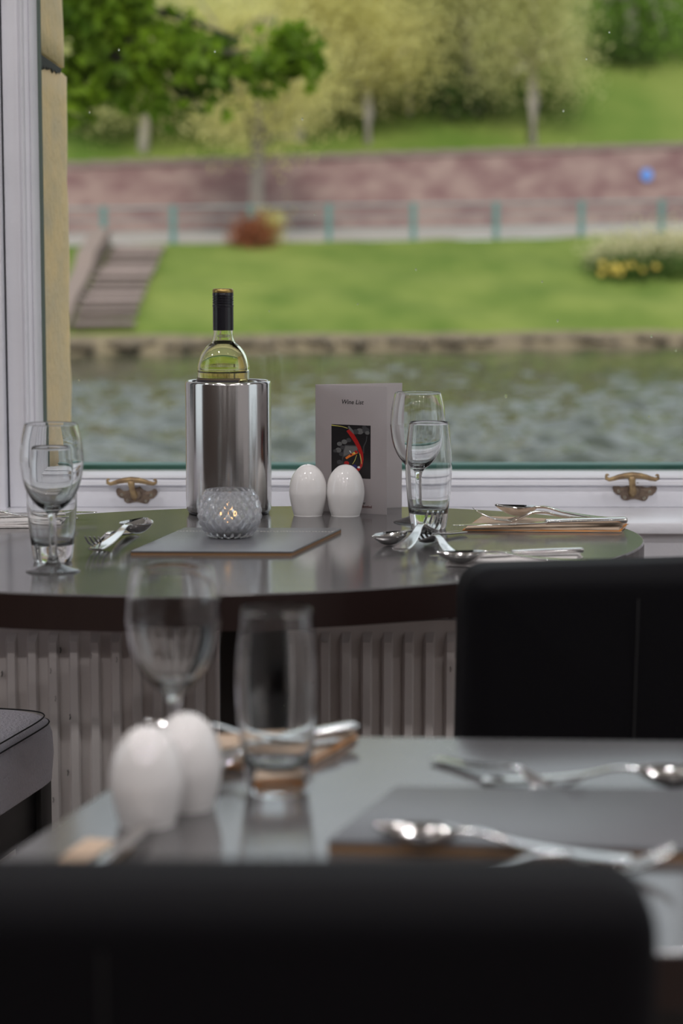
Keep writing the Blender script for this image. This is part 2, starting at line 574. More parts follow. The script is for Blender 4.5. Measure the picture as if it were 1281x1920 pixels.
# outer sill with a teal painted nosing, seen through the bottom of the glass
os_ = empty('trim_2', (0, 0, 0), kind='structure')
nz_z = ony(640, 874, 3.93).z
link('sill_slope', mesh('sill_slope', [(-.75, 3.5, .768), (.95, 3.5, .768), (.95, 3.9, nz_z - .004), (-.75, 3.9, nz_z - .004), (-.75, 3.5, .70), (.95, 3.5, .70), (.95, 3.9, .66), (-.75, 3.9, .66)],
     [(0, 1, 2, 3), (4, 7, 6, 5), (0, 4, 5, 1), (1, 5, 6, 2), (2, 6, 7, 3), (3, 7, 4, 0)]), M['ext_sill'], os_)
link('nosing', bevelled('nosing', box(-.75, .95, 3.9, 3.95, nz_z - .05, nz_z + .006), .003), M['teal'], os_)

# sandstone reveal outside the glass, block by block
rv = empty('wall_stone_reveal', (0, 0, 0), kind='structure')
d1, d2 = 3.50, 3.86
rx = ony(76, 400, d1).x
zj = ony(100, 121, 3.7).z
for i, (z0, z1) in enumerate(((-0.6, 0.12), (0.125, 0.745), (0.75, zj - .004), (zj + .004, 2.1), (2.107, 2.8))):
    xo = rx + (0, 0, 0, -.004, 0.002)[i]
    bm = bmesh.new()
    vf = box(xo - .32, xo, d1, d2, z0, z1)
    me = raw('stone_block', *vf)
    bm.from_mesh(me)
    bmesh.ops.bevel(bm, geom=list(bm.edges), offset=.004, segments=2, affect='EDGES')
    bmesh.ops.subdivide_edges(bm, edges=[e for e in bm.edges if e.calc_length() > .1], cuts=14, use_grid_fill=True)
    for v in bm.verts:
        if v.co.x > xo - .05:
            n = math.sin(v.co.z * 41 + v.co.y * 13) * math.sin(v.co.z * 17 + i)
            v.co.x += .0016 * n
            v.co.y += .0022 * math.sin(v.co.z * 31 + 2 * i) * (1 if v.co.y > d2 - .05 else 0)
    bm.to_mesh(me)
    bm.free()
    me.polygons.foreach_set('use_smooth', [True] * len(me.polygons))
    link('stone_block', me, M['sandstone'], rv)
link('mortar_joint', mesh('mortar_joint', *box(rx - .3, rx - .012, d1 + .004, d2 - .006, zj - .01, zj + .01)), M['soot'], rv)
# soot stain below the joint: a patch of crust with its own ragged outline
pts = [(d1 + .01, zj)]
for k in range(22):
    y = d1 + .01 + .012 * k
    pts.append((y, zj - .006 - .022 * (1 - k / 26) * random.uniform(.35, 1.15)))
pts.append((d1 + .28, zj))
V = [(rx + .0022, y, z) for y, z in pts] + [(rx - .01, y, z) for y, z in pts]
n = len(pts)
link('soot_crust', mesh('soot_crust', V, [tuple(range(n)), tuple(range(2 * n - 1, n - 1, -1))] + [(k, (k + 1) % n, n + (k + 1) % n, n + k) for k in range(n)]), M['soot'], rv)
struct('wall_outer', join(box(-3.2, rx - .33, WY + .085, d2, -0.6, 2.8), box(1.0, 3.2, WY + .085, d2, -0.6, 0.6), box(-.9, 1.0, WY + .085, d2, -0.6, .69),
                          box(1.0, 1.04, WY + .085, d2, .6, 2.8)), M['sandstone'])


# brass casement fasteners on the bottom rail
def fastener(cx, cy, k):
    c = ony(cx, cy, WY)
    root = empty('casement_fastener', (c.x, WY, c.z))
    root.parent = win
    u = 1.0 / 9.854 / 1166 * k
    f = lambda x, y: ((x - 640) * u, -(y - 470) * u)
    ol = [(300, 500), (305, 455), (330, 430), (368, 432), (400, 460), (450, 485), (520, 478), (575, 445), (620, 430), (700, 420), (740, 395), (790, 440), (830, 470), (900, 490), (970, 475), (1005, 440), (1050, 450), (1080, 500), (1060, 560), (1000, 622), (932, 635), (915, 685), (880, 720), (830, 725), (760, 705), (690, 690), (620, 697), (560, 716), (500, 712), (455, 680), (440, 622), (380, 612), (325, 565)]
    pv, pf = prism([f(*q) for q in ol], 0, 0.003)
    pv = [(x, -z, y) for x, y, z in pv]
    link('back_plate', bevelled('back_plate', (pv, pf), .0006, 2), M['brass_dark'], root)
    bar = [(150, 300), (215, 328), (300, 305), (380, 278), (480, 258), (610, 246), (740, 258), (850, 280), (940, 310), (1020, 325), (1078, 298)]
    rr = [30, 35, 40, 46, 52, 58, 54, 48, 41, 36, 30]
    P = [(f(*q)[0], -.024 + .004 * abs(i - 5) / 5, f(*q)[1]) for i, q in enumerate(bar)]
    hv, hf = tube(P, [r * u for r in rr], 12)
    c1 = xf(tube([(0, -.004, 0), (0, .004, 0)], .0001, 14), Matrix())
    curls = []
    for q, r in (((185, 262), 50), ((1042, 268), 54)):
        x, z = f(*q)
        spiral = []
        for t in range(15):
            a = t / 14 * 4.6 - 1.6
            rad = r * u * (1 - .045 * t)
            spiral.append((x + math.cos(a) * rad * .7 * (1 if q[0] > 600 else -1), -.020, z + math.sin(a) * rad * .7))
        curls.append(tube(spiral, [max(.0009, 26 * u * (1 - .03 * t)) for t in range(15)], 8))
    stem = [(605, 262), (612, 360), (625, 450), (640, 540), (655, 590)]
    sy = [-.023, -.022, -.018, -.010, -.001]
    sv = tube([(f(*q)[0], y, f(*q)[1]) for q, y in zip(stem, sy)], [r * u for r in (75, 58, 56, 66, 80)], 12)
    link('handle', mesh('handle', *join((hv, hf), sv, *curls), smooth=True), M['brass'], root)
    boss = lathe([(0, .009), (75 * u, .008), (100 * u, .005), (110 * u, .002)], 20)
    link('boss', mesh('boss', [(x + 40 * u, -z, y - 80 * u) for x, y, z in boss[0]], boss[1], True), M['brass_dark'], root)
    for q in ((408, 552), (515, 660), (855, 672), (950, 560)):
        x, z = f(*q)
        sc = lathe([(0, .0030), (9 * u, .0030), (10 * u, .0040), (24 * u, .0042), (29 * u, .0034), (30 * u, .0028)], 16)
        link('screw', mesh('screw', [(a + x, -b, c_ + z) for a, c_, b in sc[0]], sc[1], True), M['screw'], root)
    return root


fastener(252, 919, 0.99)
fastener(1185, 912, 1.06)


# radiator under the sill
def radiator():
    root = empty('radiator', (0.1, 3.36, 0.0), label='white enamelled panel radiator with vertical ribs under the window', cat='radiator')
    X0, X1, z0, z1 = -0.95, 0.95, 0.12, ony(850, 1168, 3.33).z
    pitch = 0.0333
    n = int((X1 - X0) / pitch)
    # rib profile: valley, slope, ridge, slope ; ribs die out near top and bottom
    xsn, dep = [], []
    for k in range(n):
        b = X0 + k * pitch
        for u, d in ((0, 0), (.44, 0), (.56, 1), (.90, 1)):
            xsn.append(b + u * pitch)
            dep.append(d)
    xsn.append(X1); dep.append(0)
    zs = [(z0, 0), (z0 + .018, 0), (z0 + .032, 1), (z1 - .034, 1), (z1 - .018, 0), (z1, 0)]
    V, F_ = [], []
    m_ = len(xsn)
    for z, a in zs:
        V += [(x, -.006 - .011 * d * a, z) for x, d in zip(xsn, dep)]
    for i in range(len(zs) - 1):
        for k in range(m_ - 1):
            F_.append((i * m_ + k, i * m_ + k + 1, (i + 1) * m_ + k + 1, (i + 1) * m_ + k))
    link('front_panel', raw('front_panel', V, F_), M['radiator'], root)
    link('body', bevelled('body', box(X0, X1, -.003, .05, z0, z1), .002), M['radiator'], root)
    gv = [box(X0 + .02 + .018 * k, X0 + .03 + .018 * k, .004, .042, z1 - .001, z1 + .006) for k in range(104)]
    link('top_grille', mesh('top_grille', *join(*gv)), M['radiator'], root)
    # chips in the enamel
    chv, chf = join(box(-.0008, .0008, -.001, .008, -.003, 0), box(.0003, .0017, -.001, .008, -.009, -.005), box(-.001, .0004, -.001, .008, -.015, -.011))
    chm = mesh('enamel_chip', chv, chf)
    for x, y in ((113, 1215), (171, 1225), (95, 1253), (131, 1340), (104, 1305), (127, 1445), (100, 1495), (219, 1232), (5, 1545), (3, 1260), (845, 1250)):
        p = ony(x, y, 3.343)
        o = link('enamel_chip', chm, M['chip'], root, (p.x - .1, -.0172, p.z), None, (.6, 1, .55))
        o['kind'] = 'stuff'
    for x in (X0 + .15, X1 - .15):
        link('pipe', mesh('pipe', *tube([(x, .03, -0.0), (x, .03, z0 + .02)], .009, 10), smooth=True), M['radiator'], root)
        link('bracket', mesh('bracket', *box(x - .02, x + .02, .05, .098, z0 + .1, z1 - .05)), M['radiator'], root)


radiator()


# ceiling downlights: the room's own lamps
def downlights():
    k = 0
    rowsn = ('nearest the window', 'second from the window', 'third from the window', 'fourth from the window', 'by the back wall')
    for i, y in enumerate((2.3, 1.0, -0.3, -1.6, -2.9)):
        for j, x in enumerate((-1.9, -0.7, 0.5, 1.7)):
            root = empty('downlight', (x, y, ZC), label='recessed ceiling downlight, %s from left in row %s' % (('first', 'second', 'third', 'last')[j], rowsn[i]), cat='ceiling light', group='recessed ceiling downlights')
            tr = lathe([(.036, 0), (.038, -.006), (.052, -.008), (.056, -.004), (.056, 0)], 24)
            link('trim_ring', mesh('trim_ring', *tr, smooth=True), M['white_paint'], root)
            lens = lathe([(0, -.003), (.036, -.003)], 24)
            link('lamp_lens', mesh('lamp_lens', *lens), M['bulb'], root)
            ld = bpy.data.lights.new('downlight_beam', 'AREA')
            ld.shape = 'DISK'
            ld.size = 0.1
            ld.energy = LAMP_W
            ld.color = (1.0, 0.97, 0.98)
            lo = bpy.data.objects.new('downlight_beam', ld)
            COL.objects.link(lo)
            lo.parent = root
            lo.location = (0, 0, -.012)


downlights()


# ================================================================== TABLES
def oval(cx, cy, a, b, rot, n=96):
    out = []
    for k in range(n):
        t = 2 * math.pi * k / n
        x, y = a * math.cos(t), b * math.sin(t)
        out.append((cx + x * math.cos(rot) - y * math.sin(rot), cy + x * math.sin(rot) + y * math.cos(rot)))
    return out


def table(name, label, ctr, outline, top, thick, foot):
    root = empty(name, (ctr[0], ctr[1], 0), label=label, cat='table')
    ol = [(x - ctr[0], y - ctr[1]) for x, y in outline]
    sh = lambda k: [(x * k, y * k) for x, y in ol]
    n = len(ol)
    V, F_ = [], []
    for k, z in ((1.0, top - thick), (1.0, top - .002), (.9985, top - .0006), (.996, top)):
        V += [(x, y, z) for x, y in sh(k)]
    for i in range(3):
        F_ += [(i * n + j, i * n + (j + 1) % n, (i + 1) * n + (j + 1) % n, (i + 1) * n + j) for j in range(n)]
    F_ += [tuple(range(3 * n, 4 * n)), tuple(range(n - 1, -1, -1))]
    me = mesh('table_top', V, F_)
    o = link('table_top', me, M['table'], root)
    me.materials.append(M['table_edge'])
    for p in me.polygons:
        if p.center.z < top - .003: p.material_index = 1
    link('pedestal', bevelled('pedestal', box(foot[0] - .05, foot[0] + .05, foot[1] - .05, foot[1] + .05, .03, top - thick - .012), .006), M['chair_wood'], root)
    link('mounting_plate', bevelled('mounting_plate', box(foot[0] - .16, foot[0] + .16, foot[1] - .16, foot[1] + .16, top - thick - .012, top - thick), .003), M['chair_wood'], root)
    link('base_plate', bevelled('base_plate', box(foot[0] - .2, foot[0] + .2, foot[1] - .2, foot[1] + .2, 0, .03), .008), M['chair_wood'], root)
    return root


table('oval_table', 'dark glossy oval table standing against the window sill', (-.115, 2.68), oval(-.115, 2.682, .522, .402, math.radians(22.2)), TT, .04, (.005, .12))
ft_out = roundpoly([(-.128, 1.806), (.42, 1.775), (.62, 1.22), (-.288, 1.22)], [.05, .06, .05, .05], 8)
table('front_table', 'dark satin table in the foreground, its top blurred', (.16, 1.5), ft_out, FT, .035, (.22, .02))


# ================================================================== CHAIRS
def rounded_panel(w, h, t, r, curve=.0, e=.024):
    """upholstered panel: rounded outline in x-z, padded edges of radius e, y from -t/2 to t/2"""
    ol = roundpoly([(-w / 2, 0), (w / 2, 0), (w / 2, h), (-w / 2, h)], r, 7)
    n = len(ol)
    cx, cz = 0.0, h / 2

    def ring(ins, y):
        out = []
        for i in range(n):
            p, q = Vector(ol[i - 1]), Vector(ol[(i + 1) % n])
            d = (q - p).normalized()
            x, z = ol[i][0] - d.y * ins, ol[i][1] + d.x * ins
            out.append((x, y + curve * (x / (w / 2)) ** 2, z))
        return out
    seq = []
    for k in range(0, 7):
        a = k / 6 * math.pi / 2
        seq.append((e * (1 - math.sin(a)), -t / 2 + e * (1 - math.cos(a))))
    seq += [(i_, -y) for i_, y in seq[::-1]]
    V, F_ = [], []
    rings = [ring(min(ins, r * .9), y) for ins, y in seq]

    def shrink(rg, k, y):
        return [(x * k, y + curve * (x * k / (w / 2)) ** 2, cz + (z - cz) * k) for x, _, z in rg]
    y0 = seq[0][1]
    rings = [shrink(rings[0], k, y0) for k in (.02, .3, .6, .85, .97)] + rings + [shrink(rings[-1], k, -y0) for k in (.97, .85, .6, .3, .02)]
    for rg in rings: V += rg
    for i in range(len(rings) - 1):
        F_ += [(i * n + j, i * n + (j + 1) % n, (i + 1) * n + (j + 1) % n, (i + 1) * n + j) for j in range(n)]
    F_ += [tuple(range(n)), tuple(range((len(rings) - 1) * n, len(rings) * n))]
    return mesh('panel', V, F_, True)


def seat_mesh(w, d, h, dome=.014):
    """cushion with domed top and rounded corners, grid of a superellipse"""
    n, rings = 56, [(1.0, -h * .92), (1.0, -h * .9), (1.012, -h * .55), (1.006, -h * .25), (.985, -h * .08), (.955, -.002), (.9, .003), (.6, dome * .8), (.3, dome)]
    V, F_ = [], []
    e = 0.22
    for k, z in rings:
        for j in range(n):
            t = 2 * math.pi * j / n
            c, s = math.cos(t), math.sin(t)
            V.append((w / 2 * k * math.copysign(abs(c) ** e, c), d / 2 * k * math.copysign(abs(s) ** e, s), z))
    for i in range(len(rings) - 1):
        F_ += [(i * n + j, i * n + (j + 1) % n, (i + 1) * n + (j + 1) % n, (i + 1) * n + j) for j in range(n)]
    V.append((0, 0, dome))
    F_ += [((len(rings) - 1) * n + j, (len(rings) - 1) * n + (j + 1) % n, len(V) - 1) for j in range(n)]
    F_.append(tuple(range(n - 1, -1, -1)))
    me = mesh('seat', V, F_, True)
    return me


def chair(label, loc, rz, leather, back_top=.81, back_curve=0.012):
    root = empty('dining_chair', loc, rz, label=label, cat='chair', group='leather dining chairs')
    w, d, sz = .45, .45, .47
    seat = link('seat', seat_mesh(w, d, .1), leather, root, (0, 0, sz))
    sm = []
    e = .22
    for k, z in ((.965, .0005), (.99, -.009)):
        pts = []
        for j in range(113):
            t = 2 * math.pi * j / 112
            c, s = math.cos(t), math.sin(t)
            pts.append((w / 2 * k * math.copysign(abs(c) ** e, c), d / 2 * k * math.copysign(abs(s) ** e, s), z))
        sm.append(tube(pts, .0011, 5, False))
    link('seat_seam', mesh('seat_seam', *join(*sm)), M['seam'], seat)
    back = link('backrest', rounded_panel(w, back_top - .38, .075, .034, curve=back_curve), leather, root, (0, -.205, .38), (math.radians(3.0), 0, 0))
    # a sewn seam down the outer face of the back
    pts = [(-.055, -.0385 + .0, z) for z in np.linspace(.03, back_top - .38 - .03, 12)]
    link('back_seam', mesh('back_seam', *tube(pts, .0009, 5)), M['seam'], back)
    for sx in (-1, 1):
        for sy in (-1, 1):
            x, y = sx * (w / 2 - .035), sy * (d / 2 - .035)
            b = box(x - .021, x + .021, y - .021, y + .021, 0.0, .38)
            link('leg', bevelled('leg', b, .003), M['chair_wood'], root)
    for sx in (-1, 1):
        x = sx * (w / 2 - .035)
        link('side_rail', bevelled('side_rail', box(x - .012, x + .012, -d / 2 + .057, d / 2 - .057, .30, .372), .002), M['chair_wood'], root)
        y = sx * (d / 2 - .035)
        link('cross_rail', bevelled('cross_rail', box(-w / 2 + .057, w / 2 - .057, y - .012, y + .012, .30, .372), .002), M['chair_wood'], root)
    return root


chair('black leather chair with its back to the camera, nearest and most blurred', (-.064, 1.29, 0), 0.0, M['black_leather'], .807, .0)
chair('black leather chair with its back to the camera beside the oval table', (.300, 2.375, 0), math.radians(11), M['black_leather'], .813)
chair('leather chair seat coloured pale for window light, with stitched edge at the left, before the radiator', (-.672, 2.861, 0), math.radians(-103), M['window_lit_leather'], .81)


# ================================================================== GLASSWARE
def wineglass_mesh():
    out = [(0, .0), (.0295, .0), (.0302, .0012), (.029, .0022), (.02, .0046), (.010, .0090), (.0062, .0150), (.0050, .024), (.0046, .045), (.0050, .062), (.0085, .0700), (.017, .0765), (.0262, .0880), (.033, .104), (.0362, .124), (.0364, .134), (.0350, .150), (.0318, .166), (.0302, .1712)]
    inn = [(.0293, .1715), (.0290, .1705), (.0306, .165), (.0338, .150), (.0352, .134), (.0350, .124), (.0316, .1045), (.0245, .0895), (.015, .0795), (.006, .0758), (0, .0752)]
    P = smoothprof(out, 4) + smoothprof(inn, 4)
    return mesh('wine_glass', *lathe(P, 72), smooth=True)


def tumbler_mesh():
    out = [(0, 0), (.0205, 0), (.0228, .0012), (.0242, .006), (.0262, .022), (.0292, .050), (.0308, .078), (.0305, .098), (.0285, .122), (.0262, .1408)]
    inn = [(.0253, .1412), (.0252, .140), (.0275, .121), (.0294, .098), (.0297, .078), (.0280, .050), (.0255, .031), (.0225, .0235), (.015, .0205), (0, .0198)]
    P = smoothprof(out, 5) + smoothprof(inn, 5)
    return mesh('tumbler', *lathe(P, 72), smooth=True)


WG, TG = wineglass_mesh(), tumbler_mesh()


def put(name, me, m, p, label, cat, group=None, s=1.0, rz=0.0):
    o = link(name, me, m, None, p, (0, 0, rz), (s, s, s))
    return tag(o, label, cat, group)


gw = 'stemmed wine glasses'
gt = 'water tumblers'
put('wine_glass', WG, M['glass'], onz(100, 1071, TT), 'empty stemmed wine glass at the left end of the oval table', 'wine glass', gw, .998)
put('wine_glass', WG, M['glass'], onz(783, 979, TT), 'empty stemmed wine glass beside the open wine list card', 'wine glass', gw, 1.04)
put('wine_glass', WG, M['glass'], onz(328, 1462, FT), 'blurred empty wine glass behind the shakers on the front table', 'wine glass', gw, 1.0)
put('water_tumbler', TG, M['glass'], onz(99, 1052, TT), 'empty water tumbler right behind the left wine glass', 'tumbler', gt, .97)
put('water_tumbler', TG, M['glass'], onz(803.5, 991, TT), 'empty water tumbler in front of the right wine glass', 'tumbler', gt, 1.01)
put('water_tumbler', TG, M['glass'], onz(520, 1484, FT), 'blurred thick-bottomed water tumbler on the front table', 'tumbler', gt, 1.01)


# ================================================================== SHAKERS
def shaker(p, label, s=1.0, rz=0.0, holes=3):
    root = empty('egg_shaker', p, rz, label=label, cat='shaker', group='white egg-shaped shakers')
    root.scale = (s, s, s)
    pr = smoothprof([(0, 0), (.0185, 0), (.0205, .0012), (.0236, .012), (.0265, .026), (.0268, .036), (.0243, .050), (.0185, .0615), (.0095, .0698), (.0, .0722)], 6)
    link('body', mesh('body', *lathe(pr, 64), smooth=True), M['ceramic'], root)
    hv = []
    for k in range(holes):
        a = 2 * math.pi * k / holes
        r = .0042 if holes > 1 else 0
        z = .0713 if holes > 1 else .0722
        v, f = lathe([(0, .0004), (.0011, .0002), (.0012, -.001)], 10)
        hv.append(([(x + r * math.cos(a), y + r * math.sin(a), q + z) for x, y, q in v], f))
    link('pouring_hole', mesh('pouring_hole', *join(*hv)), M['hole'], root)


shaker(onz(578, 965.5, TT), 'white egg-shaped shaker standing left in front of the wine list card', 1.0)
shaker(onz(648, 966, TT), 'white egg-shaped shaker standing right in front of the wine list card', 1.0, 0, 1)
shaker(onz(277, 1543, FT), 'blurred white egg-shaped shaker, the nearer one on the front table', 1.0, 0, 1)
shaker(onz(350, 1513, FT), 'blurred white egg-shaped shaker, the farther one on the front table', 1.0)

# ================================================================== WINE COOLER AND BOTTLE
cc = onz(429.5, 962, TT)
ck = empty('wine_cooler', cc, label='brushed steel cylindrical wine cooler holding a bottle', cat='wine cooler')
R, H = .0608, .1885
pr = [(0, .004), (.052, .004), (R - .002, .0045), (R - .0006, .007), (R - .0003, .012), (R, .02), (R, H - .004), (R - .0006, H - .001), (R - .0022, H), (R - .0040, H - .001), (R - .0048, H - .004), (R - .0050, .014), (R - .008, .0115), (0, .011)]
link('body', mesh('body', *lathe(pr, 128), smooth=True), M['steel'], ck)
link('foot_ring', mesh('foot_ring', *lathe([(.05, 0), (.0565, 0), (.0575, .002), (.0575, .0045), (.05, .0045)], 64), smooth=True), M['capsule'], ck)
# bottle stands inside on the cooler floor, a little left of its centre
bt = empty('wine_bottle', cc + Vector((-.0065, 0.0, .0125)), label='white wine bottle with black capsule and gold cap in the steel cooler', cat='bottle')
zb = lambda y: (961 - y) / 1316.0 - .0125   # height above the cooler floor for a pixel row
Rb = .0368
z_sh, z_top = zb(690), zb(543)
outp = [(0, .012), (.02, .006), (.028, .001), (.033, 0), (Rb - .001, .003), (Rb, .008), (Rb, zb(720)), (Rb, zb(697)), (Rb - .0008, zb(682)), (Rb - .005, zb(664)), (Rb - .0125, zb(650)), (Rb - .0195, zb(642)), (.0150, zb(633)), (.0142, zb(624)), (.0138, zb(600)), (.0138, zb(548))]
inp = [(.0100, zb(548)), (.0104, zb(600)), (.0112, zb(624)), (.0122, zb(635)), (Rb - .0215, zb(645)), (Rb - .0148, zb(653)), (Rb - .0075, zb(667)), (Rb - .0034, zb(683)), (Rb - .0026, zb(697)), (Rb - .0026, zb(720)), (Rb - .0026, .01), (Rb - .006, .006), (.02, .011), (0, .017)]
link('glass_body', mesh('glass_body', *lathe(smoothprof(outp, 3) + smoothprof(inp, 3), 72), smooth=True), M['bottle_glass'], bt)
g = .0001
lvl = zb(639)
wp = [(0, .0171), (.02, .0111), (Rb - .006, .0062), (Rb - .0026 - g, .0102), (Rb - .0026 - g, zb(720)), (Rb - .0026 - g, zb(697)), (Rb - .0034 - g, zb(683)), (Rb - .0075 - g, zb(667)), (Rb - .0148 - g, zb(653)), (Rb - .0215 - g, zb(645)), (.0128, lvl), (0, lvl - .0002)]
link('wine', mesh('wine', *lathe(smoothprof(wp[:-2], 3) + wp[-2:], 64), smooth=True), M['wine'], bt)
cp = [(.0139, zb(620)), (.0146, zb(620)), (.0146, zb(577)), (.0150, zb(576)), (.0150, zb(573))]
for k in range(4):
    y = 572 - k * 4.6
    cp += [(.0143, zb(y)), (.0143, zb(y - 1.2)), (.0149, zb(y - 2.0)), (.0149, zb(y - 4.0))]
cp += [(.0146, zb(551.5)), (.0146, zb(550)), (0, zb(549.5))]
link('capsule', mesh('capsule', *lathe(cp, 48), smooth=False), M['capsule'], bt)
link('gold_cap', mesh('gold_cap', *lathe([(.0146, zb(550.5)), (.0148, zb(548)), (.0144, zb(545)), (.0132, zb(543.3)), (0, zb(543))], 48), smooth=True), M['gold_cap'], bt)


def wrap(a0, a1, z0, z1, r, n=40):
    V, F_ = [], []
    for k in range(n + 1):
        a = a0 + (a1 - a0) * k / n
        for rr, z in ((r, z0), (r, z1), (r + .0003, z1), (r + .0003, z0)):
            V.append((rr * math.sin(a), -rr * math.cos(a), z))
    for k in range(n):
        for j in range(4):
            F_.append((k * 4 + j, k * 4 + (j + 1) % 4, k * 4 + 4 + (j + 1) % 4, k * 4 + 4 + j))
    F_ += [(0, 1, 2, 3), (n * 4 + 3, n * 4 + 2, n * 4 + 1, n * 4)]
    return V, F_


la = link('label', mesh('label', *wrap(-1.5, .72, .045, zb(707), Rb + .0002)), M['label'], bt)
link('label_border', mesh('label_border', *join(wrap(-1.48, .70, zb(709.5), zb(708.5), Rb + .0006), wrap(.66, .68, .05, zb(710), Rb + .0006, 4))), M['label_line'], la)

# ================================================================== LEATHER FOLDERS
def folder(label, fl, fr, br, bl, z, t, stitch):
    """corners given on the table plane; built in the frame of the front-left corner"""
    c = (fl + fr + br + bl) / 4
    root = empty('menu_folder', (c.x, c.y, z), label=label, cat='menu folder', group='charcoal menu folders')
    q = [(p.x - c.x, p.y - c.y) for p in (fl, fr, br, bl)]
    ins = lambda k: [(x * k, y * k) for x, y in q]
    link('top_cover', bevelled('top_cover', prism(roundpoly(ins(1.0), .003, 3), t * .62, t), t * .1, 2), M['folder'], root)
    link('bottom_cover', bevelled('bottom_cover', prism(roundpoly(ins(1.0), .003, 3), 0, t * .12), t * .03, 1), M['folder_edge'], root)
    link('page_block', mesh('page_block', *prism(ins(.994), t * .12, t * .62)), M['folder_edge'], root)
    if stitch:
        a, b = Vector(q[3]).lerp(Vector(q[0]), stitch), Vector(q[2]).lerp(Vector(q[1]), stitch)
        st = []
        L = (b - a).length
        n = int(L / .0042)
        ang = math.atan2(b.y - a.y, b.x - a.x)
        for k in range(n):
            p = a.lerp(b, (k + .5) / n)
            st.append(xf(box(-.0013, .0013, -.0004, .0004, 0, .0005), Matrix.Translation((p.x, p.y, t)) @ Matrix.Rotation(ang, 4, 'Z')))
        link('stitching', mesh('stitching', *join(*st)), M['thread'], root)
    return root


zt = TT + .0055
folder('charcoal menu folder with stitched edge lying under the glass candle holder', onz(244, 1033, zt), onz(548, 1034, zt), onz(641, 990, zt), onz(346, 989, zt), TT, .0055, .17)
zf = FT + .009
folder('large charcoal menu folder lying on the front table, blurred', onz(613, 1575, zf), onz(1320, 1592, zf), onz(1300, 1478, zf), onz(742, 1474, zf), FT, .009, 0)

# ================================================================== CANDLE HOLDER
cz = TT + .0055
cp_ = onz(431, 1006, cz)
prof = smoothprof([(.022, 0), (.0275, .0015), (.0345, .010), (.0392, .021), (.0405, .031), (.0388, .043), (.0350, .053), (.0312, .0605)], 10)
V, F_ = [], []
n = 160
for i, (r, z) in enumerate(prof):
    row = i / (len(prof) - 1)
    for j in range(n):
        t = 2 * math.pi * j / n
        amp = .0014 * min(1, (1 - row) * 6)
        ph = math.pi * (int(row * 9) % 2) / 1.0
        bump_ = math.cos(20 * t + ph) * math.sin(math.pi * ((row * 9) % 1.0))
        V.append(((r + amp * bump_) * math.cos(t), (r + amp * bump_) * math.sin(t), z))
rows = len(prof)
inner = smoothprof([(.0296, .0608), (.0328, .053), (.0362, .043), (.0378, .031), (.0365, .021), (.0318, .0125), (.024, .0085), (.0, .0075)], 5)
for r, z in inner:
    for j in range(n):
        t = 2 * math.pi * j / n
        V.append((max(r, .00005) * math.cos(t), max(r, .00005) * math.sin(t), z))
rows += len(inner)
for i in range(rows - 1):
    F_ += [(i * n + j, i * n + (j + 1) % n, (i + 1) * n + (j + 1) % n, (i + 1) * n + j) for j in range(n)]
F_.append(tuple(range(n - 1, -1, -1)))
F_.append(tuple(range((rows - 1) * n, rows * n)))
ch_ = link('candle_holder', mesh('candle_holder', V, F_, True), M['candle_glass'], None, cp_)
tag(ch_, 'round dimpled glass candle holder standing on the menu folder', 'candle holder')
tl = empty('tealight', cp_ + Vector((0, 0, .0078)), label='lit tealight burning inside the dimpled glass holder', cat='candle')
link('foil_cup', mesh('foil_cup', *lathe([(0, .0), (.0183, 0), (.019, .001), (.0192, .0165), (.0188, .0165), (.0186, .0015), (0, .001)], 40), smooth=True), M['foil'], tl)
link('wax', mesh('wax', *lathe([(0, .0012), (.0184, .0016), (.0184, .0138), (.012, .013), (0, .0128)], 40), smooth=True), M['wax'], tl)
link('wick', mesh('wick', *tube([(0, 0, .0125), (.0004, 0, .017), (.001, 0, .020)], .0007, 6)), M['chip'], tl)
link('flame', mesh('flame', *lathe(smoothprof([(0, .0165), (.0018, .0185), (.0024, .021), (.0016, .0255), (.0005, .029), (0, .0305)], 4), 16), smooth=True), M['flame'], tl)

# ================================================================== WINE LIST CARD
CH = .1812
spine = onz(592, 957.5, TT)
fr_ = onz(725.5, 965.5, TT)
bk_ = onz(753.5, 951.5, TT)
card = empty('wine_list_card', spine, label='folded white wine list card standing open behind the egg shakers', cat='menu card')


def page(name, to, t=.0006):
    d = to - spine
    L = d.length
    root = link(name, mesh(name, *box(0, L, -t / 2, t / 2, 0, CH)), M['paper'], card, (0, 0, 0), (0, 0, math.atan2(d.y, d.x)))
    return root, L


front, Lf = page('front_page', fr_)
rear, Lr = page('rear_page', bk_)


def text_mesh(name, s, size, shear=0.0, bold=0.0):
    cu = bpy.data.curves.new(name, 'FONT')
    cu.body = s
    cu.size = size
    cu.shear = shear
    cu.offset = bold
    cu.resolution_u = 3
    cu.extrude = .00008
    ob = bpy.data.objects.new(name, cu)
    COL.objects.link(ob)
    dg = bpy.context.evaluated_depsgraph_get()
    me = bpy.data.meshes.new_from_object(ob.evaluated_get(dg))
    bpy.data.objects.remove(ob)
    return me


def printed(name, s, page_, L, u, v, size, m, shear=0.0, bold=0.0):
    """u, v: fractions across and up the page of the text's lower left corner"""
    o = link(name, text_mesh(name, s, size, shear, bold), m, page_, (u * L, -.0005, v * CH), (math.pi / 2, 0, 0))
    return o


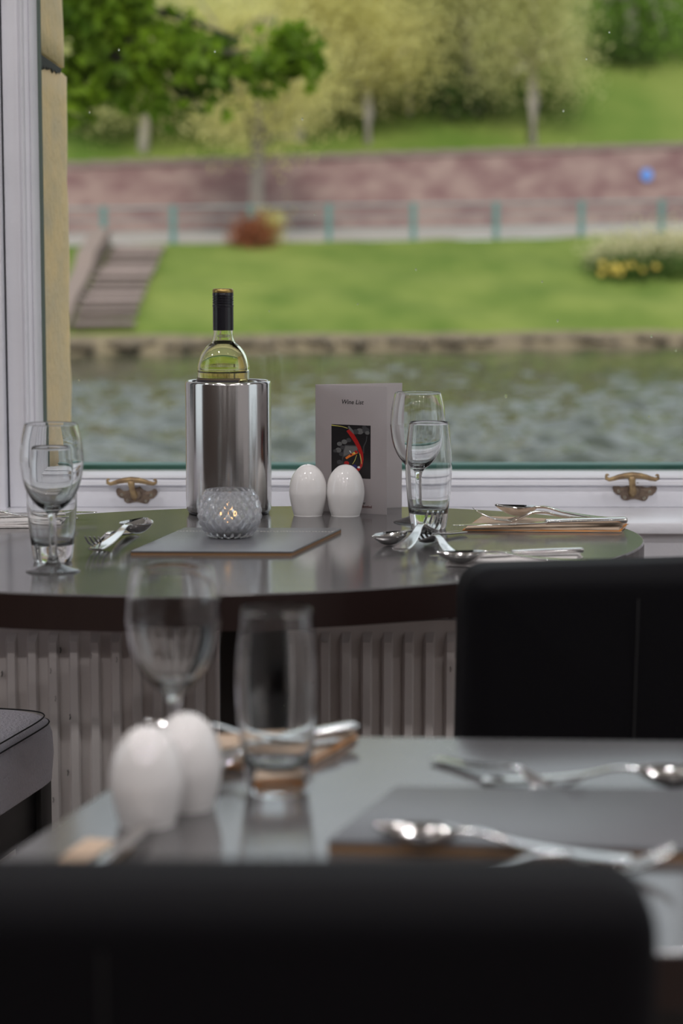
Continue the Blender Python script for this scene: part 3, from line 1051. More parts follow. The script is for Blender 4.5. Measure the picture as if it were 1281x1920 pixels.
printed('title_print', 'Wine List', front, Lf, .365, .855, .0089, M['ink'], .22, .00008)
printed('drink_print', 'er', front, Lf, .66, .072, .0058, M['ink'], 0, .0001)
printed('price_print', '- Bottled', front, Lf, .63, .046, .0052, M['red_ink'], 0, .0001)
for s, u, v, sz in (('\u00a3', .665, .935, .004), ('bottle', .635, .915, .0042), ('17.95', .635, .88, .0047), ('8', .56, .685, .0042), ('22.95', .635, .335, .0047), ('23.95', .635, .135, .0047), ('8', .555, .21, .0042), ('BEST WESTERN', .4, .085, .0042), ('Hotel & Spa', .45, .030, .0044)):
    printed('page_print', s, rear, Lr, u, v, sz, M['ink'], 0, .00002)
printed('page_logo', 'Palace', rear, Lr, .46, .052, .0105, M['ink'], .35, .0)
# swash of the logo
sw = [(.155, 0, .0), (.168, 0, -.004), (.18, 0, -.002), (.186, 0, .003), (.181, 0, .006)]
# cover picture: dark panel with grapes, a tilted glass and a red pour, printed flat
pic_m = {k: mat('print_' + k, c, .35) for k, c in dict(black=(.008, .007, .008), grey=(.11, .11, .11), dgrey=(.045, .045, .048), red=(.33, .008, .008), orange=(.65, .16, .02), yellow=(.55, .5, .12), white=(.6, .6, .62), blue=(.02, .02, .12), plum=(.16, .004, .01)).items()}
pw0, pw1, ph0, ph1 = .228, .775, .275, .692       # picture box in page fractions
PX = lambda cx: (pw0 + (cx - 262) / (782 - 262) * (pw1 - pw0)) * Lf
PZ = lambda cy: (ph1 - (cy - 545) / (1380 - 545) * (ph1 - ph0)) * CH
picture = link('cover_picture', mesh('cover_picture', *box(pw0 * Lf, pw1 * Lf, -.00055, -.0003, ph0 * CH, ph1 * CH)), pic_m['black'], front)
lay = [0]


def flat(name, pts, m):
    lay[0] += 1
    y = -.00056 - .000006 * lay[0]
    V = [(PX(a), y, PZ(b)) for a, b in pts]
    V += [(PX(a), -.0005, PZ(b)) for a, b in pts]
    k = len(pts)
    o = link(name, mesh(name, V, [tuple(range(k)), tuple(range(2 * k - 1, k - 1, -1))] + [(i, (i + 1) % k, k + (i + 1) % k, k + i) for i in range(k)]), pic_m[m], picture)


def disc(cx, cy, r, k=14, sq=1.0):
    return [(cx + r * math.cos(2 * math.pi * i / k), cy + r * sq * math.sin(2 * math.pi * i / k)) for i in range(k)]


def band(pts, ws):
    a = []
    b = []
    for i, (x, y) in enumerate(pts):
        p, q = pts[max(0, i - 1)], pts[min(len(pts) - 1, i + 1)]
        dx, dy = q[0] - p[0], q[1] - p[1]
        l = math.hypot(dx, dy)
        a.append((x - dy / l * ws[i], y + dx / l * ws[i]))
        b.append((x + dy / l * ws[i], y - dx / l * ws[i]))
    return a + b[::-1]


for cx, cy, r, m in ((640, 640, 48, 'grey'), (585, 650, 40, 'dgrey'), (720, 620, 48, 'dgrey'), (740, 660, 30, 'grey'), (700, 580, 30, 'dgrey'), (435, 815, 38, 'grey'), (495, 785, 34, 'dgrey'), (370, 850, 34, 'grey'), (355, 950, 40, 'grey'), (310, 965, 26, 'dgrey'), (395, 1010, 32, 'dgrey'), (410, 905, 30, 'dgrey'), (370, 1140, 36, 'dgrey')):
    flat('grape_print', disc(cx, cy, r), m)
flat('bottle_print', band([(262, 560), (400, 575), (480, 600)], [6, 4, 3]), 'yellow')
flat('bottle_print', band([(490, 565), (530, 640), (560, 690)], [10, 24, 6]), 'grey')
flat('stem_print', band([(735, 710), (725, 790), (690, 880), (690, 980)], [6, 7, 8, 8]), 'dgrey')
flat('glass_print', [(440, 860), (640, 865), (672, 960), (684, 1080), (668, 1210), (600, 1275), (480, 1275), (415, 1200), (405, 1080), (418, 960)], 'dgrey')
flat('glass_print', [(450, 878), (625, 880), (600, 960), (425, 1040), (428, 960)], 'grey')
flat('glass_print', [(425, 1060), (590, 985), (655, 1000), (672, 1090), (660, 1200), (595, 1265), (490, 1265), (425, 1195), (415, 1110)], 'black')
flat('pour_print', band([(480, 630), (540, 710), (590, 800), (630, 890), (660, 980), (672, 1080), (660, 1180), (610, 1255)], [22, 30, 28, 26, 24, 18, 16, 22]), 'red')
flat('pour_print', disc(465, 1150, 34), 'red')
flat('pour_print', disc(570, 1200, 36), 'blue')
flat('splash_print', band([(455, 1075), (510, 1030), (570, 990), (610, 970)], [14, 18, 20, 14]), 'orange')
flat('splash_print', disc(590, 965, 22), 'red')
flat('splash_print', disc(565, 985, 14), 'yellow')
flat('splash_print', disc(525, 1010, 14), 'plum')
flat('splash_print', band([(505, 950), (525, 985)], [6, 4]), 'white')
flat('splash_print', band([(600, 1010), (575, 1100), (545, 1160)], [3, 3, 3]), 'yellow')
flat('splash_print', band([(640, 990), (655, 1070), (665, 1150)], [4, 5, 3]), 'yellow')
flat('splash_print', disc(628, 1205, 18), 'white')


# ================================================================== CUTLERY
def strip(stn, nw=7):
    """stations (x, width, z, dip, thickness) along x -> closed solid"""
    V, F_ = [], []
    k = 2 * nw
    for x, w, z, dip, t in stn:
        ys = [(-1 + 2 * i / (nw - 1)) for i in range(nw)]
        V += [(x, y * w / 2, z - dip * (1 - y * y)) for y in ys]
        V += [(x, y * w / 2, z - dip * (1 - y * y) - t * (1 - .6 * abs(y) ** 3)) for y in ys[::-1]]
    for i in range(len(stn) - 1):
        for j in range(k):
            F_.append((i * k + j, i * k + (j + 1) % k, (i + 1) * k + (j + 1) % k, (i + 1) * k + j))
    F_ += [tuple(range(k)), tuple(range((len(stn) - 1) * k, len(stn) * k))]
    return V, F_


def interp(st, n):
    st = np.array(st, float)
    xs_ = np.linspace(st[0, 0], st[-1, 0], n)
    return [tuple([x] + [float(np.interp(x, st[:, 0], st[:, c])) for c in range(1, 5)]) for x in xs_]


def ease(st, n=24):
    pts = [tuple(s) for s in st]
    return smoothprof(pts, max(2, n // len(pts)))


# all three lie along +x from the handle end (0) to the tip (L)
H_ = ease([(0, .0155, .0045, 0, .0022), (.004, .0185, .0045, 0, .0026), (.04, .0165, .0060, 0, .0028), (.08, .0105, .0105, 0, .0030), (.105, .0072, .0165, 0, .0034), (.125, .0065, .0160, 0, .0034)], 24)
SP_H = mesh('spoon_handle', *strip(H_), smooth=True)
bowl = []
for k in range(17):
    u = k / 16
    x = .122 + .062 * u
    w = .0405 * max(.08, math.sin(math.pi * min(.985, (.06 + .92 * u) ** .82)))
    bowl.append((x, w, .0160 - .0015 * math.sin(math.pi * u), .0128 * math.sin(math.pi * min(1, .08 + .9 * u)), .0014))
SP_B = mesh('spoon_bowl', *strip(bowl, 13), smooth=True)
FK_H = SP_H
head = ease([(.122, .0068, .0160, 0, .003), (.132, .0135, .0115, .0005, .0022), (.144, .0225, .0075, .0014, .0018), (.153, .0240, .0052, .0016, .0017)], 16)
tn = []
for k in range(4):
    y0 = -.0096 + .0064 * k
    st = ease([(.151, .0042, .0054, 0, .0017), (.170, .0034, .0075, 0, .0016), (.186, .0028, .0135, 0, .0015), (.199, .0018, .0215, 0, .0010)], 14)
    v, f = strip(st, 5)
    tn.append(([(x, y + y0 * (1 - .12 * max(0, (x - .15) / .05)), z) for x, y, z in v], f))
FK_B = mesh('fork_head', *join(strip(head), *tn), smooth=True)
KN_H = mesh('knife_handle', *strip(ease([(0, .0175, .0085, -.001, .0065), (.004, .0195, .0088, -.001, .007), (.05, .0180, .0085, -.001, .007), (.095, .0135, .0075, -.001, .006)], 20)), smooth=True)
KN_B = mesh('knife_blade', *strip(ease([(.094, .0130, .0062, 0, .003), (.105, .0175, .0052, 0, .0018), (.15, .0180, .0045, 0, .0014), (.185, .0150, .0040, 0, .0012), (.203, .0050, .0038, 0, .001), (.206, .001, .0038, 0, .0008)], 28)), smooth=True)
KIT = dict(spoon=(('handle', SP_H), ('bowl', SP_B), .184), fork=(('handle', FK_H), ('tines', FK_B), .199), knife=(('handle', KN_H), ('blade', KN_B), .206))


def cutlery(kind, label, a, b, flip=False, pitch=0.0, scale=None):
    """a: world point under the handle end, b: under the tip"""
    (n1, m1), (n2, m2), L = KIT[kind]
    d = b - a
    s = scale or d.length / L
    el = math.atan2(d.z, math.hypot(d.x, d.y))
    root = empty(kind, a, label=label, cat=kind, group='table cutlery')
    root.rotation_mode = 'XYZ'
    R_ = Matrix.Rotation(math.atan2(d.y, d.x), 4, 'Z') @ Matrix.Rotation(-el, 4, 'Y')
    if flip:
        R_ = R_ @ Matrix.Translation((0, 0, .0195 if kind != 'knife' else .012)) @ Matrix.Rotation(math.pi, 4, 'X')
    root.matrix_world = Matrix.Translation(a) @ R_ @ Matrix.Diagonal((s, s, s, 1))
    link(n1, m1, M['cutlery'], root)
    link(n2, m2, M['cutlery'], root)
    return root


def napkin(label, pts, z, folds, m, edge=None):
    """folded paper napkin: stacked, slightly offset leaves with soft outlines"""
    c = sum((Vector(p) for p in pts), Vector((0, 0, 0))) / len(pts)
    root = empty('paper_napkin', (c.x, c.y, z), label=label, cat='napkin', group='folded paper napkins')
    q = [(p.x - c.x, p.y - c.y) for p in pts]
    t = folds
    for k in range(4):
        ol = []
        nseg = 10
        for i in range(len(q)):
            p0, p1 = Vector(q[i]), Vector(q[(i + 1) % len(q)])
            for j in range(nseg):
                p = p0.lerp(p1, j / nseg) * (1 - .012 * k + .008 * math.sin(5.3 * j + 2 * k + i))
                ol.append((p.x, p.y))
        n = len(ol)
        V, F_ = [], []
        for zz in (t * k / 4, t * (k + .85) / 4):
            V += [(x, y, zz + (t * .25 * math.sin(x * 90 + k) * math.sin(y * 70) if k else 0) * .5 + t * .12) for x, y in ol]
        F_ = [tuple(range(n - 1, -1, -1)), tuple(range(n, 2 * n))] + [(i, (i + 1) % n, n + (i + 1) % n, n + i) for i in range(n)]
        link('fold', mesh('fold', V, F_), edge if (edge and k == 1) else m, root)
    return root


# left pair on the oval table: fork with raised tines crossed by a spoon
cutlery('fork', 'fork lying left of the candle, its dark tines towards the left tumbler', onz(250, 1000, TT), onz(160, 1044, TT), scale=1.0)
cutlery('spoon', 'spoon with its bowl up crossing the fork left of the menu folder', onz(179, 1036, TT + .007), onz(274, 994, TT + .010))
# centre-right group
cutlery('spoon', 'spoon with a dark shadowed bowl at the left of the right tumbler', onz(868, 1002, TT), onz(699, 1027, TT))
cutlery('fork', 'fork with its tines raised before the right tumbler', onz(751, 1036, TT + .010), onz(817, 994, TT + .008))
cutlery('fork', 'fork with ribbed handle running towards the dark chair', onz(866, 1055, TT), onz(786, 1012, TT))
# napkin bundle at the back right
nb = [onz(866, 997, TT), onz(1165, 999, TT), onz(1178, 984, TT), onz(900, 973, TT)]
napkin('brown paper napkin with orange edge under cutlery at the right end of the oval table', nb, TT, .0042, M['napkin_brown'], M['napkin_orange'])
z2 = TT + .0062
cutlery('knife', 'knife lying on the brown napkin with its point to the left', onz(1172, 985, z2), onz(846, 990, z2), scale=1.13)
cutlery('fork', 'fork lying flat on the brown napkin beside the knife', onz(1170, 980, z2), onz(880, 984, z2), scale=1.03)
cutlery('spoon', 'spoon resting with tilted bowl on top of the brown napkin', onz(1160, 978, z2 + .004), onz(936, 966, z2 + .006), scale=.93)
# napkin bundle right of centre, half hidden by the chair
nb = [onz(835, 1062, TT), onz(1075, 1072, TT), onz(1092, 1046, TT), onz(870, 1042, TT)]
napkin('white paper napkin partly hidden behind the dark chair back', nb, TT, .006, M['napkin_white'])
z3 = TT + .007
cutlery('spoon', 'large spoon on the white napkin, its bowl pointing left', onz(1098, 1056, z3), onz(822, 1058, TT + .003), scale=.95)
cutlery('knife', 'knife lying along the back of the white napkin', onz(1090, 1040, z3), onz(855, 1046, z3), scale=.9)
# bundle at the left edge
nb = [onz(-150, 992, TT), onz(120, 990, TT), onz(140, 972, TT), onz(-120, 970, TT)]
napkin('white paper napkin at the left edge behind the tumbler', nb, TT, .006, M['napkin_white'])
cutlery('knife', 'knife on the white napkin at the left edge, its tip pointing right', onz(-130, 974, z3), onz(190, 965, z3), scale=1.1)
cutlery('fork', 'fork on the white napkin at the left edge of the oval table', onz(145, 976, z3), onz(-140, 984, z3), scale=1.0)

# front table
nb = [onz(395, 1442, FT), onz(560, 1452, FT), onz(672, 1386, FT), onz(405, 1392, FT)]
napkin('blurred brown paper napkin behind the front tumbler', nb, FT, .007, M['napkin_brown'], M['napkin_orange'])
z4 = FT + .008
cutlery('knife', 'blurred knife lying on the brown napkin of the front table', onz(660, 1373, z4), onz(425, 1420, z4), scale=.95)
cutlery('fork', 'blurred fork on the brown napkin behind the front tumbler', onz(628, 1392, z4), onz(430, 1436, z4), scale=.85)
cutlery('spoon', 'blurred spoon on the brown napkin behind the front tumbler', onz(585, 1400, z4 + .005), onz(420, 1388, z4 + .005), scale=.8)
z5 = FT
cutlery('fork', 'blurred fork behind the large folder, its handle towards the left', onz(818, 1428, z5), onz(1010, 1480, z5), scale=.82)
cutlery('spoon', 'blurred spoon behind the large folder, its bowl towards the right', onz(905, 1470, z5), onz(1272, 1478, z5), scale=.98)
z6 = FT + .0095
cutlery('spoon', 'blurred spoon before the large folder, its bowl at the left', onz(1185, 1622, FT + .004), onz(752, 1590, FT + .002), scale=.98)
cutlery('fork', 'blurred fork at the near edge of the large folder', onz(735, 1642, FT), onz(1130, 1640, FT), scale=.95)
nb = [onz(105, 1625, FT), onz(190, 1640, FT), onz(250, 1590, FT), onz(165, 1585, FT)]
napkin('small blurred brown napkin at the left of the front table', nb, FT, .005, M['napkin_brown'])
cutlery('knife', 'blurred knife on the small brown napkin at the front left', onz(150, 1660, FT + .006), onz(240, 1582, FT + .006), scale=.75)

# ================================================================== OUTDOORS
V0 = 73.5                       # water's edge on the far bank (v = Y - SK * X)


def ztop(x): return 1.92 + .02 * x            # top edge of the grass bank
def zroad(x): return 2.55 + .028 * x
def zwall(x): return 5.83 + .045 * x
WZ = -1.98


def sheet(name, xs_, vs, zf, m, jitter=0.0, kind='structure'):
    V, F_ = [], []
    for v in vs:
        for x in xs_:
            z = zf(x, v)
            V.append((x, v + SK * x, z + (RNG.uniform(-jitter, jitter) if jitter else 0)))
    w = len(xs_)
    for i in range(len(vs) - 1):
        for j in range(w - 1):
            F_.append((i * w + j, i * w + j + 1, (i + 1) * w + j + 1, (i + 1) * w + j))
    o = link(name, raw(name, V, F_, True), m)
    o['kind'] = kind
    return o


XX = list(np.linspace(-70, 70, 141))


def zbank(x, v):
    t = min(1, max(0, (v - V0 - .6) / (86 - V0 - .6)))
    s = t ** .82
    return -1.35 * (1 - s) + ztop(x) * s + .12 * math.sin(x * .7 + v) * math.sin(v * .6) * (1 if .02 < t < .95 else 0)


sheet('river_bank_edge', XX, [V0, V0 + .25, V0 + .6], lambda x, v: (WZ - .1, -1.55, -1.35)[0 if v == V0 else (1 if v < V0 + .5 else 2)], M['earth'], .02)
sheet('river_bank_lawn', XX, [V0 + .3] + [V0 + .6 + (86 - V0 - .6) * k / 24 for k in range(25)], lambda x, v: zbank(x, v) - (.35 if v < V0 + .5 else 0), M['grass'], .03)
sheet('riverside_road', XX, [86, 88, 91, 95], lambda x, v: ztop(x) + (zroad(x) - ztop(x)) * (v - 86) / 9, M['road'])
hv = [96 + k * 2.5 for k in range(30)]


def zhill(x, v):
    d = v - 96
    return zwall(x) - .15 + d * .5 + .6 * math.sin(x * .13 + 1) * math.sin(v * .15) * min(1, d / 6) - max(0, d - 26) ** 1.12 * .3


sheet('castle_hill', XX, hv, zhill, M['hill_grass'], .08)
wsec = [(95, 95.0), (96, 96.0)]
V, F_ = [], []
for x in XX:
    for v, z in ((95.0, zroad(x) - .5), (95.0, zwall(x) - .25), (96.0, zwall(x) - .25), (96.0, zroad(x) - .5)):
        V.append((x, v + SK * x, z))
for i in range(len(XX) - 1):
    F_ += [(i * 4 + j, i * 4 + (j + 1) % 4, i * 4 + 4 + (j + 1) % 4, i * 4 + 4 + j) for j in range(4)]
rw = link('wall_riverside', mesh('wall_riverside', V, F_), M['red_wall'])
rw['kind'] = 'structure'
cme = bevelled('coping_stone', box(-.62, .62, -.08, 1.08, 0, .28), .04, 1)
for k in range(46):
    x = -29 + 1.26 * k
    link('coping_stone', cme, M['coping'], rw, (x, 95 + SK * x, zwall(x) - .27 ), (0, 0, math.atan(SK)), (1.04, 1, 1))
# river
ys_ = np.concatenate([np.linspace(13.5, 28, 12)[:-1], 28 * (80 / 28.) ** np.linspace(0, 1, 420), [110.0]])
us_ = np.concatenate([[-1.2], np.linspace(-.18, .18, 260), [1.2]])
gx, gy = np.meshgrid(us_, ys_)
gx = gx * gy
wr = np.random.default_rng(5)
gz = np.zeros_like(gx)
for k in range(46):
    lam = float(np.exp(wr.uniform(np.log(.5), np.log(3.4))))
    th = wr.uniform(-1.0, 1.0) + (math.pi / 2 if k % 3 else 0)
    ph = wr.uniform(0, 6.28)
    kx, ky = math.cos(th) * 2 * math.pi / lam, math.sin(th) * 2 * math.pi / lam
    gz += .008 * lam * np.sin(kx * gx + ky * gy + ph)
gz *= np.clip((72 - gy) / 26, .3, 1.15)
gz *= 1 + .55 * np.sin(gx * .31 + 1.1) * np.sin(gy * .22)
gz[(gy < 20) | (np.abs(gx / gy) > .2)] = 0
ny, nx_ = gx.shape
V = np.stack([gx, gy, WZ + gz], -1).reshape(-1, 3).tolist()
F_ = [(i * nx_ + j, i * nx_ + j + 1, (i + 1) * nx_ + j + 1, (i + 1) * nx_ + j) for i in range(ny - 1) for j in range(nx_ - 1)]
wt = link('river', raw('river', V, F_, True), M['water'])
wt['kind'] = 'structure'
gl = link('lawn_near', mesh('lawn_near', *join(box(-60, -3.2, -40, 13.5, -1.0, -.6), box(3.2, 60, -40, 13.5, -1.0, -.6), box(-3.2, 3.2, 3.9, 13.5, -1.0, -.6))), M['grass'])
gl['kind'] = 'structure'

# stones along the waterline
ico = bmesh.new()
bmesh.ops.create_icosphere(ico, subdivisions=2, radius=.5)
for v in ico.verts:
    v.co *= 1 + .16 * math.sin(v.co.x * 9 + 1) * math.sin(v.co.y * 7 + v.co.z * 8)
sme = bpy.data.meshes.new('edge_stone')
ico.to_mesh(sme)
ico.free()
be = bpy.data.objects['river_bank_edge']
for k in range(64):
    x = -13.5 + 27 * k / 64 + random.uniform(-.2, .2)
    s = random.uniform(.35, 1.0)
    link('edge_stone', sme, M['pebble'], be, (x, V0 + .3 + SK * x + random.uniform(-.15, .2), -1.7 + .15 * random.random()), (0, 0, random.random() * 6), (s * 1.2, s * .7, s * .45))

# steps down the bank
st0, st1 = onv(262, 478, 85.6), onv(190, 640, V0 + .8)
stp = empty('stone_steps', (0, 0, 0), label='worn stone steps leading down the far bank to the river', cat='steps')
nst = 15
for k in range(nst):
    t = (k + .5) / nst
    p = st0.lerp(st1, t)
    z = zbank(p.x, p.y - SK * p.x) + .22
    w = .95 + .1 * t
    so = link('step', bevelled('step', box(-w, w, -.5, .45, -.13, 0), .02, 1), M['step'], stp, (p.x, p.y, z), (0, 0, math.atan(SK)))
    link('shade_riser', mesh('shade_riser', *box(-w * .98, w * .98, -.22, .4, -.5, -.13)), M['earth'], so)  # dark earth colour put in for the shade under each nosing
for s in (-1,):
    off = Vector((s * 1.22, s * 1.22 * SK, 0))
    sec = []
    for k in range(12):
        t = k / 11
        p = st0.lerp(st1, t) + off
        z = zbank(p.x, p.y - SK * p.x)
        sec.append((p, z))
    V, F_ = [], []
    for p, z in sec:
        hh = .75 if s < 0 else .3
        V += [(p.x - .55, p.y, z - .4), (p.x + .12, p.y, z - .4), (p.x + .12, p.y, z + hh * (1 - .6 * (p.y < 78))), (p.x - .55, p.y, z + hh * (1 - .6 * (p.y < 78)))]
    for i in range(11):
        F_ += [(i * 4 + j, i * 4 + (j + 1) % 4, i * 4 + 4 + (j + 1) % 4, i * 4 + 4 + j) for j in range(4)]
    F_ += [(0, 1, 2, 3), (44, 47, 46, 45)]
    link('side_wall', mesh('side_wall', V, F_), M['coping'], stp)

# riverside railing
fn = empty('railing', (0, 0, 0), label='teal post and rail fence along the road across the river', cat='fence')
posts = []
for x, yb in ((-560, 476), (-430, 474), (-310, 472), (-190, 471), (-60, 469), (70, 468), (195, 466), (325, 466), (470, 465), (617, 466), (775, 455), (930, 447), (1090, 444), (1240, 442), (1390, 440), (1540, 438), (1690, 436), (1840, 434)):
    p = onv(x, yb, 86.3)
    posts.append(p)
    link('post', bevelled('post', box(-.11, .11, -.11, .11, -.3, 1.5), .02, 1), M['fence'], fn, (p.x, p.y, ztop(p.x)))
for h, r in ((1.4, .055), (.95, .04), (.5, .04)):
    link('rail', mesh('rail', *tube([(p.x, p.y, ztop(p.x) + h) for p in posts], r, 8), smooth=True), M['rail'], fn)

# blue disc sign on the wall
p = onv(1213, 328, 94.9)
sg = empty('road_sign', p, math.atan(SK), label='small round blue sign fixed to the red stone wall', cat='sign')
v, f = lathe([(0, .03), (.27, .03), (.28, .02), (.28, 0), (0, 0)], 28)
link('disc', mesh('disc', [(a, -c_, b) for a, b, c_ in v], f), M['sign'], sg)
link('bracket', mesh('bracket', *box(-.03, .03, 0, .12, -.2, .2)), M['rail'], sg)


# ------------------------------------------------------------------ plants
def leaves(ells, n, size, seed, droop=.3, clump=1.0, lobed=False, pw=.85):
    """random leaves spread through the shells of ellipsoids (cx, cy, cz, rx, ry, rz)"""
    r = np.random.default_rng(seed)
    ells = np.array(ells, float)
    vol = (ells[:, 3] * ells[:, 4] * ells[:, 5]) ** pw
    idx = r.choice(len(ells), n, p=vol / vol.sum())
    # clumps inside each ellipsoid
    nc = max(20, int(n / 14))
    cidx = r.choice(len(ells), nc, p=vol / vol.sum())
    d = r.normal(size=(nc, 3)); d /= np.linalg.norm(d, axis=1)[:, None]
    rad = r.random((nc, 1)) ** .45
    cc_ = ells[cidx, :3] + d * rad * ells[cidx, 3:]
    pick = r.integers(0, nc, n)
    P = cc_[pick] + r.normal(size=(n, 3)) * size * 2.0 * clump
    a = r.normal(size=(n, 3)); a[:, 2] -= droop
    a /= np.linalg.norm(a, axis=1)[:, None]
    b = np.cross(a, r.normal(size=(n, 3))); b /= np.linalg.norm(b, axis=1)[:, None]
    nn = np.cross(a, b)
    s = size * r.uniform(.6, 1.25, (n, 1))
    if lobed:
        out = [(0, 0), (.25, .32), (.1, .55), (.5, .38), (1.05, 0), (.5, -.38), (.1, -.55), (.25, -.32)]
        fold = [0, .1, .12, .1, -.05, .1, .12, .1]
        V = np.concatenate([(P + a * s * u + b * s * w + nn * s * f_)[:, None, :] for (u, w), f_ in zip(out, fold)], axis=1).reshape(-1, 3)
        F_ = []
        for k in range(n):
            o_ = 8 * k
            F_ += [(o_, o_ + 1, o_ + 3, o_ + 4), (o_, o_ + 4, o_ + 5, o_ + 7), (o_ + 1, o_ + 2, o_ + 3), (o_ + 5, o_ + 6, o_ + 7)]
    else:
        out = [(0, 0), (.5, .33), (1, 0), (.5, -.33)]
        fold = [0, .12, 0, .12]
        V = np.concatenate([(P + a * s * u + b * s * w + nn * s * f_)[:, None, :] for (u, w), f_ in zip(out, fold)], axis=1).reshape(-1, 3)
        F_ = [(4 * k, 4 * k + 1, 4 * k + 2, 4 * k + 3) for k in range(n)]
    return V.tolist(), F_


SEED = [100]


def tree(name, label, base, trunk, ells, n, size, lm, bm_, cat='tree', group=None, rad=.22, clump=1.0):
    rad *= 1.25
    """trunk: list of world points from the base up; ells in world coordinates"""
    SEED[0] += 1
    root = empty(name, base, label=label, cat=cat, group=group)
    b = Vector(base)
    P = [Vector(p) - b for p in trunk]
    rr = [rad * (1 - .65 * i / (len(P) - 1)) for i in range(len(P))] if len(P) > 1 else [rad]
    tv = [tube(P, rr, 10)]
    rnd = random.Random(SEED[0])
    for e in ells:
        for k in range(4):
            st = P[rnd.randint(len(P) // 2, len(P) - 1)]
            en = Vector((e[0] + rnd.uniform(-.7, .7) * e[3], e[1] + rnd.uniform(-.7, .7) * e[4], e[2] + rnd.uniform(-.5, .8) * e[5])) - b
            mid = st.lerp(en, .5) + Vector((rnd.uniform(-.3, .3), rnd.uniform(-.3, .3), .3))
            tv.append(tube([st, mid, en], [rad * .35, rad * .2, rad * .06], 6))
    link('trunk', mesh('trunk', *join(*tv), smooth=True), bm_, root)
    V, F_ = leaves([(e[0] - b.x, e[1] - b.y, e[2] - b.z, e[3], e[4], e[5]) for e in ells], n, size, SEED[0], clump=clump * 1.5)
    fo = link('foliage', raw('foliage', V, F_), lm, root)
    fo['kind'] = 'stuff'
    return root


def E(x, y, v, rx, rz, ry=None):
    """crown ellipsoid from its place in view (pixels) at line v; radii in metres"""
    p = onv(x, y, v)
    return (p.x, p.y, p.z, rx, ry or rx, rz)


def hillbase(x, v):
    """point of the hill at view column x"""
    for _ in range(1):
        p = onv(x, 290, v)
    return Vector((p.x, p.y, zhill(p.x, v)))


def vbase(x, y):
    """line v at which the hill surface appears at view row y in column x"""
    v = 96.2
    while v < 150:
        p = onv(x, y, v)
        if zhill(p.x, v) >= p.z: return v
        v += .1
    return v


gT = 'trees on the hill across the river'


def hill_tree(name, label, x, v, top, crowns, n, size, lm, rad=.22, lean=0, bark=None):
    b = hillbase(x, v)
    t = onv(x + lean, top, v)
    pts = [b - Vector((0, 0, .4)), b.lerp(t, .35) + Vector((.1, 0, 0)), b.lerp(t, .7), t]
    tree(name, label, b, pts, [E(cx, cy, v, rx, rz) for cx, cy, rx, rz in crowns], n, size, lm, bark or M['bark'], group=gT, rad=rad)


# tree by the road, before the wall
b = onv(480, 445, 88)
b.z = ztop(b.x) + .1
tree('street_tree', 'young yellow-green tree growing by the road before the red wall', b,
     [b, onv(481, 380, 88), onv(483, 280, 88), onv(484, 160, 88), onv(486, 30, 88)],
     [E(480, 90, 88, 2.2, 2.6), E(450, 200, 88, 1.6, 1.5), E(560, 150, 88, 1.9, 1.6), E(520, 240, 88, 1.2, .9), E(400, 60, 88, 1.6, 1.6)], 8500, .2, M['leaf_yellow'], M['grey_bark'], group='trees by the river road', rad=.3)
hill_tree('spring_tree', 'bright yellow-green tree just above the red wall', 688, vbase(688, 266), 120, [(650, 120, 2.4, 1.3), (720, 70, 2.4, 1.7), (590, 170, 1.5, 1.0), (640, 20, 2.6, 2.0), (745, 140, 1.2, .8)], 12000, .22, M['leaf_yellow'], .26)
hill_tree('spring_tree', 'olive tree with a thick pale leaning trunk halfway up the hill', 888, vbase(888, 208), -80, [(870, -70, 3.2, 2.4), (800, 0, 2.4, 1.8), (830, 70, 1.3, 1.0), (940, 10, 2.0, 1.5)], 10400, .24, M['leaf_olive'], .42, lean=-25)
hill_tree('spring_tree', 'pale olive tree with one slender trunk right of centre above the wall', 997, vbase(997, 266), 60, [(990, 40, 2.6, 2.2), (930, 120, 1.4, 1.2), (1050, 125, 1.4, 1.2), (1000, -60, 2.8, 2.2)], 12400, .22, M['leaf_olive'], .27)
hill_tree('spring_tree', 'slim olive tree between the yellow tree and the leaning trunk', 765, vbase(765, 215), -20, [(770, 30, 1.8, 2.0), (750, -40, 2.8, 2.2), (795, 100, 1.1, .9)], 9200, .22, M['leaf_olive'], .2)
hill_tree('spring_tree', 'pale olive tree at the left above the wall, beside the stone reveal', 268, vbase(268, 282), 120, [(210, 170, 2.4, 1.4), (330, 130, 2.4, 1.7), (400, 210, 1.5, .9), (180, 100, 2.4, 2.0), (330, 30, 3.0, 2.2)], 12800, .22, M['leaf_olive'], .24)
hill_tree('spring_tree', 'yellow-olive tree rising behind the street tree', 560, vbase(560, 262), 20, [(560, 40, 2.8, 2.2), (500, 130, 1.8, 1.5), (610, -40, 2.6, 2.0), (430, 170, 1.6, 1.0)], 10400, .23, M['leaf_yellow'], .22)
hill_tree('leafy_tree', 'fresh green broadleaf tree at the top right of the hill', 1180, vbase(1180, 112), -60, [(1190, 30, 2.4, 1.4), (1270, 55, 2.2, 1.2), (1110, 25, 1.6, 1.0), (1200, -70, 4.0, 2.4)], 6200, .3, M['leaf_green'], .4)
